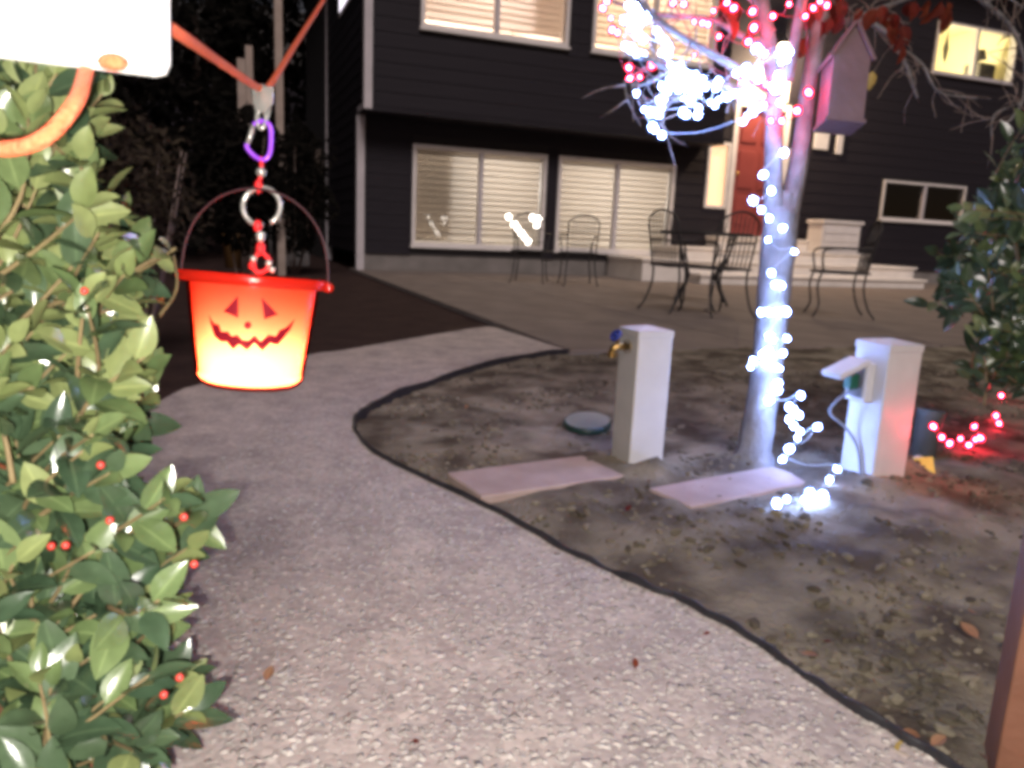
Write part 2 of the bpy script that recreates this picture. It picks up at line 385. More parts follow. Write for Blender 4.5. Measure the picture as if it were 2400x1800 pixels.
# pebbles of the exposed aggregate, standing proud of the cement near the viewer
pb = MB(); rp = random.Random(5)
ico = bmesh.new(); bmesh.ops.create_icosphere(ico, subdivisions=1, radius=1)
icov = [v.co.copy() for v in ico.verts]; icof = [tuple(v.index for v in f.verts) for f in ico.faces]; ico.free()
cnt = 0
for _ in range(42000):
    x, y = rp.uniform(-0.8, 0.9), rp.uniform(0.62, 2.9)
    if rp.random() > 1.25 - y*0.32: continue
    if not inside((x, y), path_poly): continue
    px, py, d = proj((x, y, 0.03))
    if px < -40 or px > 2440 or py > 1850: continue
    r = rp.choice((0.0024, 0.003, 0.004, 0.0055, 0.0075)) * rp.uniform(0.8, 1.2); a = rp.uniform(0, 6.28); ca, sa = math.cos(a), math.sin(a)
    sx, sy, sz = r*rp.uniform(0.8, 1.5), r*rp.uniform(0.7, 1.0), r*rp.uniform(0.2, 0.36)
    vs = []
    for v in icov:
        q = Vector((v.x*sx, v.y*sy, v.z*sz)) * rp.uniform(0.88, 1.12)
        vs.append((x + q.x*ca - q.y*sa, y + q.x*sa + q.y*ca, 0.030 - 0.45*sz + q.z))
    pb.add(vs, icof, True); cnt += 1
tag(pb.build('pebbles', M_pebble, path), kind='stuff')

# planting bed right of the path: an uneven sheet of soil
PAV = [[(1035,1100),(1395,1050),(1465,1122),(1110,1185)],[(1510,1136),(1840,1074),(1910,1134),(1605,1208)]]
PAV = [[gp(x, y, 0.046) for x, y in q] for q in PAV]
def bedz(x, y, de):
    z = bedz0(x, y, de)
    return min(z, 0.027 + 0.013*noise.noise(Vector((x*11, y*11, 9)))) if any(inside((x, y), q) for q in PAV) else z
MOUNDS = [(gp(1532, 1108, 0.03), 0.045, 0.036), (gp(1585, 1085, 0.03), 0.025, 0.05), (gp(2110, 1105, 0.03), 0.03, 0.05), (gp(2060, 1150, 0.03), 0.018, 0.04), (gp(1740, 1080, 0.03), 0.03, 0.06)]
def bedz0(x, y, de):
    s = min(1.0, max(0.0, de)/0.35); s = s*s*(3-2*s)
    n1 = noise.noise(Vector((x*1.3, y*1.3, 3))); n2 = noise.noise(Vector((x*5, y*5, 7))); n3 = noise.noise(Vector((x*14, y*14, 1))); n4 = noise.noise(Vector((x*38, y*38, 5)))
    mound = sum(h*math.exp(-((x-p.x)**2+(y-p.y)**2)/(2*sg*sg)) for p, h, sg in MOUNDS)
    return mound + 0.010 + s*0.020 + (0.25+0.75*s)*(0.022*n1 + 0.016*n2 + 0.011*n3) + 0.0055*n4
bed_poly = [p.copy() for p in edge] + [Vector((6.5, -1.6, 0)), Vector((6.5, 7.0, 0)), P0 + U*6.0, P0 + U*0.02]
edge2 = edge[::3]
def dedge(x, y):
    return min((x-p.x)**2 + (y-p.y)**2 for p in edge2) ** 0.5
bd = MB(); st = 0.026; vid = {}; vs = []; fs = []
xs = int((4.2+0.75)/st); ys = int((7.0-0.3)/st)
def bv(i, j):
    if (i, j) not in vid:
        x, y = -0.75 + i*st, 0.3 + j*st
        vid[(i, j)] = len(vs); vs.append((x, y, bedz(x, y, dedge(x, y))))
    return vid[(i, j)]
for i in range(xs):
    for j in range(ys):
        x, y = -0.75 + (i+.5)*st, 0.3 + (j+.5)*st
        if x > 0.75*y + 0.9: continue
        if inside((x, y), bed_poly): fs.append((bv(i,j), bv(i+1,j), bv(i+1,j+1), bv(i,j+1)))
bd.add(vs, fs, True)
bed = tag(bd.build('planting_bed', M_bed), kind='structure')

cl = MB(); rc = random.Random(8); n_ = 0
for _ in range(30000):
    y = rc.uniform(0.75, 4.4); x = rc.uniform(-0.65, 0.75*y + 0.5)
    if not inside((x, y), bed_poly): continue
    if any(inside((x, y), q) for q in PAV) and rc.random() > 0.15: continue
    dens = noise.noise(Vector((x*4, y*4, 21)))
    if rc.random() > 0.38 + dens*1.2 - 0.05*y: continue
    z = bedz(x, y, dedge(x, y)); r = rc.choice((0.003, 0.003, 0.004, 0.004, 0.005, 0.006, 0.008, 0.011)) * rc.uniform(0.7, 1.3)
    a = rc.uniform(0, 6.28); ca, sa = math.cos(a), math.sin(a)
    sx, sy, sz = r*rc.uniform(0.9, 1.9), r*rc.uniform(0.6, 1.0), r*rc.uniform(0.4, 0.9)
    vv = []
    for v in icov:
        q = Vector((v.x*sx, v.y*sy, v.z*sz)) * rc.uniform(0.75, 1.2)
        vv.append((x + q.x*ca - q.y*sa, y + q.x*sa + q.y*ca, z + 0.2*r + q.z))
    cl.add(vv, icof, False)
tag(cl.build('soil_clods', M_clod, bed), kind='stuff')

# black plastic edging between path and bed
ed = MB(); k = len(edge)
rails = []
for i, p in enumerate(edge):
    t = (edge[min(i+1, k-1)] - edge[max(i-1, 0)]).normalized(); nn = Vector((-t.y, t.x, 0))
    wob = 0.006*noise.noise(Vector((i*0.35, 0, 0))); hz = 0.039 + 0.013*noise.noise(Vector((i*0.22, 4, 0)))
    c = p + nn*wob
    rails.append([c + nn*0.004 + Vector((0,0,-0.02)), c + nn*0.004 + Vector((0,0,hz)), c - nn*0.004 + Vector((0,0,hz)), c - nn*0.004 + Vector((0,0,-0.02))])
vs = [q for r_ in rails for q in r_]; fs = []
for i in range(k-1):
    for j in range(4):
        j2 = (j+1) % 4; fs.append((i*4+j, i*4+j2, (i+1)*4+j2, (i+1)*4+j))
ed.add(vs, fs)
ed.tube([r_[1].lerp(r_[2], 0.5) for r_ in rails], 0.0040, 6)
tag(ed.build('garden_edging', M_edging), 'black plastic garden edging curving between the path and the bare bed', 'edging')

# patio of concrete slabs before the house
patio = empty('patio', P0, TH); tag(patio, kind='structure')
pb_ = MB(); pb_.box((0, 0, -0.05), (11.5, 8.0, 0.022)); pb_.build('patio_base', M_foundation, patio)
slab = MB(); slab.box((0.006, 0.006, 0.0), (1.42, 1.32, 0.036), bev=0.006); slab_me = slab.mesh('slab', M_patio)
for i in range(8):
    for j in range(6):
        o = link('slab', slab_me, patio); o.location = (i*1.43, j*1.33, 0.003 + 0.002*((i*7+j*3) % 3)/3)

# ------------------------------------------------------------------ house
C0 = gp(840, 638); C0.z = 0
house = empty('house', C0, TH, 'dark navy lap sided house with lit white framed windows behind the patio', 'house')
def hp(px, py, v=0.0):                   # facade coordinates (u, z) on the plane v
    q = ray(px, py); n = V; o = C0 + V*v
    t = (o - CAM).dot(n) / q.dot(n); p = CAM + q*t
    return (p - C0).dot(U), p.z
def hrect(c, v):                         # four corner pixels -> u0,u1,z0,z1
    a = [hp(x, y, v) for x, y in c]
    return ((a[0][0]+a[3][0])/2, (a[1][0]+a[2][0])/2, (a[2][1]+a[3][1])/2, (a[0][1]+a[1][1])/2)
OV = -0.55                               # the upper storey stands forward of the lower one
W1 = hrect([(968,338),(1282,362),(1270,587),(962,573)], 0)
W2 = hrect([(1310,366),(1582,386),(1566,597),(1297,585)], 0)
zs = hp(872, 250, OV)[1]
a, b, c, d = hp(985, 65, OV), hp(1330, 112, OV), hp(1384, 125, OV), hp(1668, 154, OV)
zu = (a[1]+b[1])/2
WU1 = (a[0], b[0], zu, zu + 1.35); WU2 = (c[0], d[0], zu, zu + 1.35)
WR = hrect([(2196,48),(2380,78),(2372,198),(2184,170)], 0)
WS = hrect([(2068,422),(2262,437),(2250,526),(2060,513)], 0)
dz = hp(1708, 545, 0)[1]; du = hp(1716, 440, 0)[0]
DOOR = (du, du + 0.94, dz, dz + 2.08)
SL = hrect([(1664,336),(1712,338),(1700,484),(1652,484)], 0)
SL = (SL[0], du - 0.14, SL[2], SL[3]); SR = (DOOR[1] + 0.14, DOOR[1] + 0.14 + (SL[1]-SL[0])*0.75, SL[2], SL[3])
TR = (DOOR[0], DOOR[1], DOOR[3] + 0.15, DOOR[3] + 0.62)
EU = DOOR[0] - 0.65                      # right end of the overhang
UMAX, ZTOP = 15.0, 6.0
u_up = hp(872, 150, OV)[0]
u_far = None
def boards(openings, u0, u1, z0, z1, v, along='u', sgn=1):
    rows = int((z1 - z0)/EXPO); out = []
    for i in range(rows+1):
        a = z0 + i*EXPO; b = min(a + EXPO, z1)
        if b - a < 0.03: continue
        segs = [(u0, u1)]
        for (p, q, r_, s_) in openings:
            if s_ <= a + 0.02 or r_ >= b - 0.02: continue
            ns = []
            for (x, y) in segs:
                if q <= x or p >= y: ns.append((x, y)); continue
                if p > x: ns.append((x, p))
                if q < y: ns.append((q, y))
            segs = ns
        for x, y in segs:
            if y - x > 0.02: out.append((x, y, a, b))
    return out
EXPO = 0.19
bmx = MB()   # unit board: tapered lap profile
bmx.add([(0,0,0),(1,0,0),(1,-0.015,0),(0,-0.015,0),(0,0,1),(1,0,1),(1,-0.006,1),(0,-0.006,1)], [(0,3,2,1),(4,5,6,7),(0,1,5,4),(1,2,6,5),(2,3,7,6),(3,0,4,7)])
board_me = bmx.mesh('board', M_board)
def lay(bl, v):
    for (x, y, a, b) in bl:
        o = link('board', board_me, house); o.location = (x, v, a); o.scale = (y-x, 1, b-a+0.012)
def grow(r_, e): return (r_[0]-e, r_[1]+e, r_[2]-e, r_[3]+e)
def wall_sheet(name, op, u0, u1, z0, z1, v):
    us = sorted({u0, u1, *[x for o in op for x in o[:2] if u0 < x < u1]}); zz = sorted({z0, z1, *[x for o in op for x in o[2:] if z0 < x < z1]})
    b = MB()
    for i in range(len(us)-1):
        for j in range(len(zz)-1):
            cu, cz = (us[i]+us[i+1])/2, (zz[j]+zz[j+1])/2
            if any(o[0] < cu < o[1] and o[2] < cz < o[3] for o in op): continue
            b.box((us[i], v+0.003, zz[j]), (us[i+1], v+0.12, zz[j+1]))
    return b.build(name, M_wallback, house)
low_op = [grow(x, 0.0) for x in (W1, W2)]
entry_op = [grow(DOOR, 0.10), grow(SL, 0.03), grow(SR, 0.03), TR, WR, WS]
FZ = 0.28
wall_sheet('wall', low_op, 0.0, EU, FZ, zs, 0.0)
wall_sheet('wall', [WU1, WU2], 0.0, EU, zs, ZTOP, OV)
wall_sheet('wall', entry_op, EU, UMAX, FZ, ZTOP, 0.0)
lay(boards(low_op, 0.10, EU, FZ, zs - 0.02, 0), 0.0)
lay(boards([WU1, WU2], 0.10, EU - 0.02, zs + 0.02, ZTOP, OV), OV)
lay(boards(entry_op, EU, UMAX, FZ, ZTOP, 0), 0.0)
b = MB(); b.box((0, 0.02, -0.1), (UMAX, 0.3, FZ)); b.build('foundation', M_foundation, house)
b = MB(); b.box((0, OV+0.125, zs-0.05), (EU, -0.03, zs-0.004)); b.box((0, OV-0.025, zs-0.05), (EU, OV+0.12, zs+0.012)); b.build('soffit', M_board, house)
b = MB(); b.box((EU-0.12, OV+0.13, zs), (EU, -0.028, ZTOP)); b.build('overhang_end', M_wallback, house)
# left side wall and its white corner trims
dep = 1.0
for i in range(400):
    vv = i*0.02; p = C0 + V*vv
    if proj((p.x, p.y, 1.5))[0] <= 768: dep = vv; break
    dep = vv
dep = min(max(dep, 1.5), 9.0)
b = MB(); b.box((0.0, 0.12, FZ), (0.1, dep, ZTOP)); b.box((0.0, OV+0.12, zs), (0.1, 0.12, ZTOP)); b.build('wall', M_wallback, house)
sidew = (0.9, 2.1, zu + 0.15, zu + 1.3)
for i in range(int((ZTOP-FZ)/EXPO)):
    a0 = FZ + i*EXPO
    v0 = OV + 0.05 if a0 > zs else 0.06
    o = link('board', board_me, house); o.location = (0.0, dep, a0); o.rotation_euler = (0, 0, -math.pi/2); o.scale = (dep - v0, 1, EXPO+0.012)
def trim(lo, hi, mt=M_trim): 
    b = MB(); b.box(lo, hi, bev=0.004); return b.build('corner_trim', mt, house)
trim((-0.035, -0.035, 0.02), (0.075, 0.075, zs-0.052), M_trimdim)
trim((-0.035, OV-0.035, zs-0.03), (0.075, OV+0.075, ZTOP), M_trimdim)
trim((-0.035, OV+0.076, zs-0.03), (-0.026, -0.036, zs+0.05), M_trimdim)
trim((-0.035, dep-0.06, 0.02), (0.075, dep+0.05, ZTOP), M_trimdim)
b = MB(); b.box((-0.6, OV-0.5, ZTOP), (UMAX+0.3, 7.5, ZTOP+0.18)); 
b.add([(-0.6,OV-0.5,ZTOP+0.18),(UMAX+0.3,OV-0.5,ZTOP+0.18),(UMAX+0.3,3.5,ZTOP+2.2),(-0.6,3.5,ZTOP+2.2),(-0.6,7.5,ZTOP+0.18),(UMAX+0.3,7.5,ZTOP+0.18)], [(0,1,2,3),(3,2,5,4),(0,3,4),(1,5,2)])
b.build('roof', M_roof, house)
b = MB(); b.box((0, 7.0, 0), (UMAX, 7.1, ZTOP)); b.box((UMAX-0.1, 0.13, 0), (UMAX, 7.0, ZTOP)); b.box((0.0, dep+0.06, 0), (0.1, 7.0, ZTOP)); b.build('wall', M_wallback, house)

slat_b = MB(); slat_b.add([(0,-0.004,-0.060),(1,-0.004,-0.060),(1,-0.014,0.0),(0,-0.014,0.0),(1,0.004,0.060),(0,0.004,0.060)], [(0,1,2,3),(3,2,4,5)], True)
slat_me = slat_b.mesh('slat', M_slat)
def window(r_, v, blind=None, room=None, lampw=0, lampcol=M_lampwarm, fw=0.055, split=0.5, frame=M_trim, lamp_off=(0.5, 1.4, 0.75), roomdep=2.6, raise_=0.0):
    u0, u1, z0, z1 = r_; um = u0 + (u1-u0)*split
    b = MB()
    b.box((u0, v-0.04, z0), (u0+fw, v+0.10, z1)); b.box((u1-fw, v-0.04, z0), (u1, v+0.10, z1))
    b.box((u0+fw, v-0.038, z0), (u1-fw, v+0.10, z0+fw)); b.box((u0+fw, v-0.038, z1-fw), (u1-fw, v+0.10, z1))
    win = b.build('window', frame, house)
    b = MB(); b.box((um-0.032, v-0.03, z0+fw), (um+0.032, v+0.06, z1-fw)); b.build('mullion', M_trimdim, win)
    b = MB(); b.box((u0-0.02, v-0.075, z0-0.035), (u1+0.02, v-0.005, z0-0.002), bev=0.004); b.build('sill', frame, win)
    for (x, y) in ((u0+fw, um-0.032), (um+0.032, u1-fw)):
        b = MB(); b.add([(x,v+0.02,z0+fw),(y,v+0.02,z0+fw),(y,v+0.02,z1-fw),(x,v+0.02,z1-fw)], [(0,1,2,3)]); b.build('pane', M_glass, win)
    if blind is not None:
        zz = z1 - fw - 0.05; lo = z0 + fw + 0.03 + raise_
        b = MB(); b.box((u0+fw+0.01, v+0.06, z1-fw-0.07), (u1-fw-0.01, v+0.11, z1-fw-0.002)); b.build('headrail', M_slat, win)
        zz -= 0.05; i = 0
        while zz > lo:
            o = link('slat', slat_me, win); o.location = (u0+fw+0.012, v+0.088, zz); o.scale = (u1-u0-2*fw-0.024, 1, 1)
            o.rotation_euler = (blind + 0.05*math.sin(i*1.7), 0, 0); zz -= 0.088; i += 1
        b = MB(); b.box((u0+fw+0.012, v+0.075, zz+0.005), (u1-fw-0.012, v+0.10, zz+0.03)); b.build('bottom_rail', M_slat, win)
    if room:
        x0, x1, y0, y1, a, c = u0-0.25, u1+0.25, v+0.125, v+0.12+roomdep, z0-0.45, z1+0.35
        if v == 0.0 and blind is not None: c = min(c, zs - 0.06)
        b = MB()
        b.add([(x0,y0,a),(x1,y0,a),(x1,y1,a),(x0,y1,a),(x0,y0,c),(x1,y0,c),(x1,y1,c),(x0,y1,c)], [(0,1,2,3),(4,7,6,5),(3,2,6,7),(0,3,7,4),(1,5,6,2)])
        b.build('room', room, win)
    if lampw:
        L = bpy.data.lights.new('room_lamp', 'POINT'); L.energy = lampw; L.color = lampcol; L.shadow_soft_size = 0.12
        lo_ = bpy.data.objects.new('room_lamp', L); COL.objects.link(lo_); lo_.parent = house
        lo_.location = (u0+(u1-u0)*lamp_off[0], v+lamp_off[1], z0+(z1-z0)*lamp_off[2])
    return win
window(W1, 0.0, R(12), M_room, 80, lamp_off=(0.62, 1.5, 0.7))
window(W2, 0.0, R(12), M_room, 84, lamp_off=(0.45, 1.5, 0.6))
window(WU1, OV, R(18), M_room, 150, (1.0, 0.84, 0.79), raise_=0.14)
window(WU2, OV, R(18), M_room, 150, (1.0, 0.80, 0.64), raise_=0.12)
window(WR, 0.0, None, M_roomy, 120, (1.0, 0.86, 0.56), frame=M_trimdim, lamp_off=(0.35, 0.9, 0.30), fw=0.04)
window(WS, 0.0, None, M_roomdark, 0, frame=M_trim, fw=0.04)
# things seen inside the lit windows
cab = MB(); cab.box((W1[0]+0.15, 0.55, W1[2]+0.45), (W1[0]+0.85, 0.75, W1[3]-0.1)); tag(cab.build('cabinet', M_dark, None, Matrix.Translation(C0) @ Matrix.Rotation(TH, 4, 'Z')), 'dark cabinet shading the blind of the lower window nearest the house corner', 'cabinet')
orn = MB(); uo = WR[0]+(WR[1]-WR[0])*0.3
orn.lathe([(0.001,0.0),(0.035,0.12),(0.05,0.3),(0.02,0.45),(0.004,0.62),(0.001,0.63)], 10, Matrix.Translation((uo, 0.3, WR[2]+0.25)))
orn.tube([(uo,0.3,WR[2]+0.86),(uo,0.3,WR[3]+0.3)], 0.004, 5)
tag(orn.build('hanging_ornament', M_dark, None, Matrix.Translation(C0) @ Matrix.Rotation(TH, 4, 'Z')), 'dark hanging ornament in the bright upper window at right', 'ornament')
ub = WR[0]+(WR[1]-WR[0])*0.78
ch = MB(); ch.box((ub, 0.32, WR[2]-0.4), (ub+0.42, 0.7, WR[2]+0.42), bev=0.03); ch.tube([(ub+0.12,0.5,WR[2]+0.4),(ub+0.12,0.5,WR[2]+0.55)],0.02,6); ch.lathe([(0.14,0.0),(0.09,0.18)],12,Matrix.Translation((ub+0.14,0.5,WR[2]+0.5)))
tag(ch.build('bedside_chest', M_dark, None, Matrix.Translation(C0) @ Matrix.Rotation(TH, 4, 'Z')), 'dark chest with a shade in the bright upper window at right', 'chest')
clo = MB(); 
for i in range(1):
    x = WU1[0]+(WU1[1]-WU1[0])*0.68
    clo.box((x, OV+0.5, WU1[2]+0.25), (x+0.34, OV+0.56, WU1[2]+1.0), bev=0.02)
tag(clo.build('red_cloth', M_cloth, None, Matrix.Translation(C0) @ Matrix.Rotation(TH, 4, 'Z')), 'red cloth hanging behind the blind of the upper window nearest the house corner', 'cloth')
# side wall window, lit
b = MB(); b.box((-0.04, 0.05, zu+0.52), (-0.024, 1.75, zu+1.7)); sw = b.build('window', M_trim, house)
b = MB(); b.add([(-0.043,0.12,zu+0.59),(-0.043,0.12,zu+1.62),(-0.043,1.68,zu+1.62),(-0.043,1.68,zu+0.59)], [(0,1,2,3)]); b.build('pane', emis('side_pane_light', (0.95, 0.88, 1.0), 1.3), sw)

# entrance: frame, door, sidelights, transom
def hbox(name, lo, hi, mt, bev=0.0, parent=house):
    b = MB(); b.box(lo, hi, bev=bev); return b.build(name, mt, parent)
d0, d1, z0, z1 = DOOR
hbox('door_frame', (d0-0.10, -0.04, z0-0.04), (d0-0.005, 0.10, z1+0.10), M_trim); hbox('door_frame', (d1+0.005, -0.04, z0-0.04), (d1+0.10, 0.10, z1+0.10), M_trim)
hbox('door_frame', (d0-0.005, -0.038, z1+0.006), (d1+0.005, 0.10, z1+0.10), M_trim); hbox('threshold', (d0-0.12, -0.07, z0-0.07), (d1+0.12, 0.10, z0-0.041), M_trim)
b = MB(); b.box((d0, 0.03, z0-0.035), (d1, 0.08, z1)); door = b.build('door', M_door, house)
for (a, c, e, f_) in ((0.10,0.42,0.15,0.62),(0.52,0.84,0.15,0.62),(0.10,0.42,0.76,1.38),(0.52,0.84,0.76,1.38),(0.10,0.42,1.52,1.95),(0.52,0.84,1.52,1.95)):
    b = MB(); b.box((d0+a, 0.012, z0+e), (d0+c, 0.029, z0+f_), bev=0.008); b.build('panel', M_door, door)
b = MB(); b.sphere((d0+0.07, -0.01, z0+1.0), 0.032, 10, 8); b.tube([(d0+0.07,0.03,z0+1.0),(d0+0.07,-0.01,z0+1.0)], 0.012, 8); b.build('handle', M_brass, door)
def sidelight(r_, pw):
    u0, u1, a, c = r_
    fr = hbox('window', (u0-0.03, -0.03, a-0.03), (u0+0.025, 0.09, c+0.03), M_trim)
    hbox('frame', (u1-0.025, -0.03, a-0.03), (u1+0.03, 0.09, c+0.03), M_trim, parent=fr); hbox('frame', (u0+0.026, -0.028, a-0.03), (u1-0.026, 0.09, a+0.02), M_trim, parent=fr); hbox('frame', (u0+0.026, -0.028, c-0.02), (u1-0.026, 0.09, c+0.03), M_trim, parent=fr)
    b = MB(); b.box((u0+0.026, 0.03, a+0.02), (u1-0.026, 0.04, c-0.02)); b.build('pane', pw, fr)
M_side = emis('sidelight_glass', (1.0, 0.66, 0.38), 0.75)
sidelight(SL, M_side); sidelight(SR, M_side); sidelight((TR[0]+0.03, TR[1]-0.03, TR[2]+0.03, TR[3]-0.03), M_side)
un = hp(1968, 300)[0]; zn0, zn1 = hp(1964, 362)[1], hp(1968, 292)[1]
hbox('trim_board', (un-0.07, -0.055, zn0), (un+0.07, -0.026, zn1), M_trim, 0.006); un2 = hp(1922, 325)[0]
hbox('trim_board', (un2-0.16, -0.050, zn0+0.05), (un2+0.16, -0.026, zn1-0.02), M_trim, 0.006)

# porch lantern on the wall above the door
lu, lz = hp(1836, 128, -0.25)
lant = empty('porch_lantern', C0 + U*lu + V*(-0.25) + Vector((0,0,lz)), TH, 'lit warm white porch lantern on the wall above the red door', 'lantern')
b = MB(); b.lathe([(0.001,-0.13),(0.07,-0.12),(0.10,0.10),(0.07,0.16),(0.001,0.17)], 16); b.build('glass', M_lampglass, lant)
b = MB(); b.lathe([(0.12,0.16),(0.10,0.20),(0.03,0.26),(0.001,0.27)], 16); b.tube([(0,0,0.24),(0,0,0.32),(0,0.12,0.33),(0,0.22,0.30)], 0.012, 6); b.lathe([(0.06,0),(0.06,0.02)], 12, Matrix.Translation((0,0.215,0.30)) @ Matrix.Rotation(R(90),4,'X')); b.build('bracket', M_iron, lant)
b = MB(); b.lathe([(0.075,-0.12),(0.05,-0.15),(0.001,-0.16)], 16); b.build('base_cap', M_iron, lant)
L = bpy.data.lights.new('porch_lamp', 'POINT'); L.energy = 300; L.color = (1.0, 0.72, 0.46); L.shadow_soft_size = 0.06
lo_ = bpy.data.objects.new('porch_lamp', L); COL.objects.link(lo_); lo_.parent = lant; lo_.location = (0, -0.22, -0.10)

# entrance steps
def hu(px, py, v): return hp(px, py, v)[0]
sv = (gp(2160, 682) - C0).dot(V)          # front of the lowest step
T = Matrix.Translation(C0) @ Matrix.Rotation(TH, 4, 'Z')
steps = empty('entrance_steps', C0 + V*sv, TH, 'pale concrete steps leading up to the red front door', 'steps')
rise = (dz - 0.07) / 4.0
v1 = sv
lv = [(hu(1640, 680, v1), hu(2164, 680, v1), v1, rise), (hu(1505, 640, v1+0.36), hu(2142, 640, v1+0.36), v1+0.36, 2*rise), (hu(1590, 600, v1+0.72), hu(2034, 600, v1+0.72), v1+0.72, 3*rise), (d0-0.45, d1+0.55, -0.42, 4*rise)]
for i, (a, c, v_, h) in enumerate(lv):
    vb = lv[i+1][2] if i < 3 else -0.03
    b = MB(); b.box((a, v_-sv, 0.0), (c, -0.03-sv, h-0.045)); s_ = b.build('step' if i < 3 else 'landing', M_step, steps)
    b = MB(); b.box((a-0.03, v_-0.035-sv, h-0.043), (c+0.03, -0.032-sv - 0.001*i, h), bev=0.008); b.build('tread', M_step, s_)
# pale bench box on the steps
bu0, bu1 = hu(1906, 560, -0.55), hu(1994, 560, -0.55); bz = 3*rise + 0.002
bx = empty('storage_bench', T @ Vector((bu0, -0.75, bz)), TH, 'pale wooden storage box on the top step right of the door', 'box')
hz = max(0.25, hp(1950, 516, -0.75)[1] - bz)
b = MB(); b.box((0,0,0), (bu1-bu0,0.36,hz-0.06), bev=0.008); bb = b.build('body', M_trim, bx)
for i in range(3):
    b = MB(); b.box((0.04,-0.016,0.04+i*(hz-0.12)/3), (bu1-bu0-0.04,-0.002,0.02+(i+1)*(hz-0.12)/3), bev=0.004); b.build('plank', M_trim, bx)
b = MB(); b.box((-0.03,-0.04,hz-0.055), (bu1-bu0+0.03,0.38,hz), bev=0.008); b.build('lid', M_trim, bx)

# ------------------------------------------------------------------ patio furniture
def iron_chair(loc, rz, label):
    t = empty('patio_chair', loc, rz, label, 'chair', 'black iron chairs on the patio')
    t.scale = (0.86, 0.86, 0.95); w_, d_ = 0.46, 0.46; sh = 0.43; r = 0.011
    fr = MB(); ring = [(-w_/2,-d_/2,sh),(w_/2,-d_/2,sh),(w_/2,d_/2,sh),(-w_/2,d_/2,sh)]
    fr.tube(smooth_line(ring, 5, True), r, 6, closed=True); seat = fr.build('seat_frame', M_iron, t)
    ms = MB()
    for i in range(9):
        x = -w_/2+0.04+(w_-0.08)*i/8; ms.tube([(x,-d_/2+0.01,sh),(x,0,sh-0.012),(x,d_/2-0.01,sh)], 0.006, 4)
        y = -d_/2+0.04+(d_-0.08)*i/8; ms.tube([(-w_/2+0.01,y,sh-0.004),(0,y,sh-0.014),(w_/2-0.01,y,sh-0.004)], 0.006, 4)
    ms.build('seat_mesh', M_iron, t)
    for sx in (-1, 1):
        l = MB(); l.tube(smooth_line([(sx*0.21,-0.22,sh),(sx*0.215,-0.25,0.30),(sx*0.23,-0.22,0.12),(sx*0.25,-0.27,0.012)], 4), r, 6); l.build('leg', M_iron, t)
        l = MB(); l.tube(smooth_line([(sx*0.20,0.22,sh),(sx*0.21,0.21,0.28),(sx*0.23,0.27,0.10),(sx*0.25,0.34,0.012)], 4), r, 6); l.build('leg', M_iron, t)
        l = MB(); l.tube(smooth_line([(sx*0.225,0.25,0.66),(sx*0.27,0.05,0.66),(sx*0.27,-0.18,0.65),(sx*0.25,-0.24,0.60),(sx*0.22,-0.21,sh)], 4), r, 6); l.build('armrest', M_iron, t)
    bk = MB(); bk.tube(smooth_line([(-0.21,0.22,sh),(-0.225,0.27,0.70),(-0.20,0.31,0.86),(0,0.33,0.93),(0.20,0.31,0.86),(0.225,0.27,0.70),(0.21,0.22,sh)], 5), r, 6); bk.build('back_frame', M_iron, t)
    bm_ = MB()
    for i in range(7):
        x = -0.15+0.05*i; bm_.tube([(x,0.225,sh),(x*1.05,0.27,0.66),(x,0.315,0.915-abs(x)*0.25)], 0.006, 4)
    for z in (0.55, 0.72): bm_.tube([(-0.215,0.245+(z-0.5)*0.15,z),(0,0.25+(z-0.5)*0.17,z),(0.215,0.245+(z-0.5)*0.15,z)], 0.006, 4)
    bm_.build('back_lattice', M_iron, t)
    return t
PZ = 0.042
def on(px, py): p = gp(px, py, PZ); p.z = PZ; return p
iron_chair(on(1955, 742), R(-100), 'black iron patio chair facing left, right of the lit tree trunk')
iron_chair(on(1590, 730), R(120), 'black iron patio chair with its back to the window, left of the table')
iron_chair(on(1672, 738), R(200), 'black iron patio chair nearest the tree, in front of the table')
iron_chair(on(1240, 662), R(172), 'black iron patio chair before the lower window nearest the house corner')
iron_chair(on(1352, 668), R(186), 'black iron patio chair before the lower window nearest the steps')
tt = empty('patio_table', on(1640, 712), 0.2, 'round black iron patio table between the chairs left of the tree', 'table')
b = MB(); b.tube([(0.45*math.cos(a*math.pi/16), 0.45*math.sin(a*math.pi/16), 0.71) for a in range(32)], 0.014, 6, closed=True); b.build('rim', M_iron, tt)
b = MB()
for i in range(-8, 9):
    x = i*0.05; h = math.sqrt(max(0.0, 0.445**2-x*x)); b.tube([(x,-h,0.71),(x,h,0.71)], 0.008, 4); b.tube([(-h,x,0.705),(h,x,0.705)], 0.008, 4)
b.build('top_mesh', M_iron, tt)
for k_ in range(4):
    a = k_*math.pi/2+0.4; ca, sa = math.cos(a), math.sin(a)
    b = MB(); b.tube(smooth_line([(0.38*ca,0.38*sa,0.70),(0.30*ca,0.30*sa,0.45),(0.20*ca,0.20*sa,0.28),(0.36*ca,0.36*sa,0.012)], 5), 0.013, 6); b.build('leg', M_iron, tt)

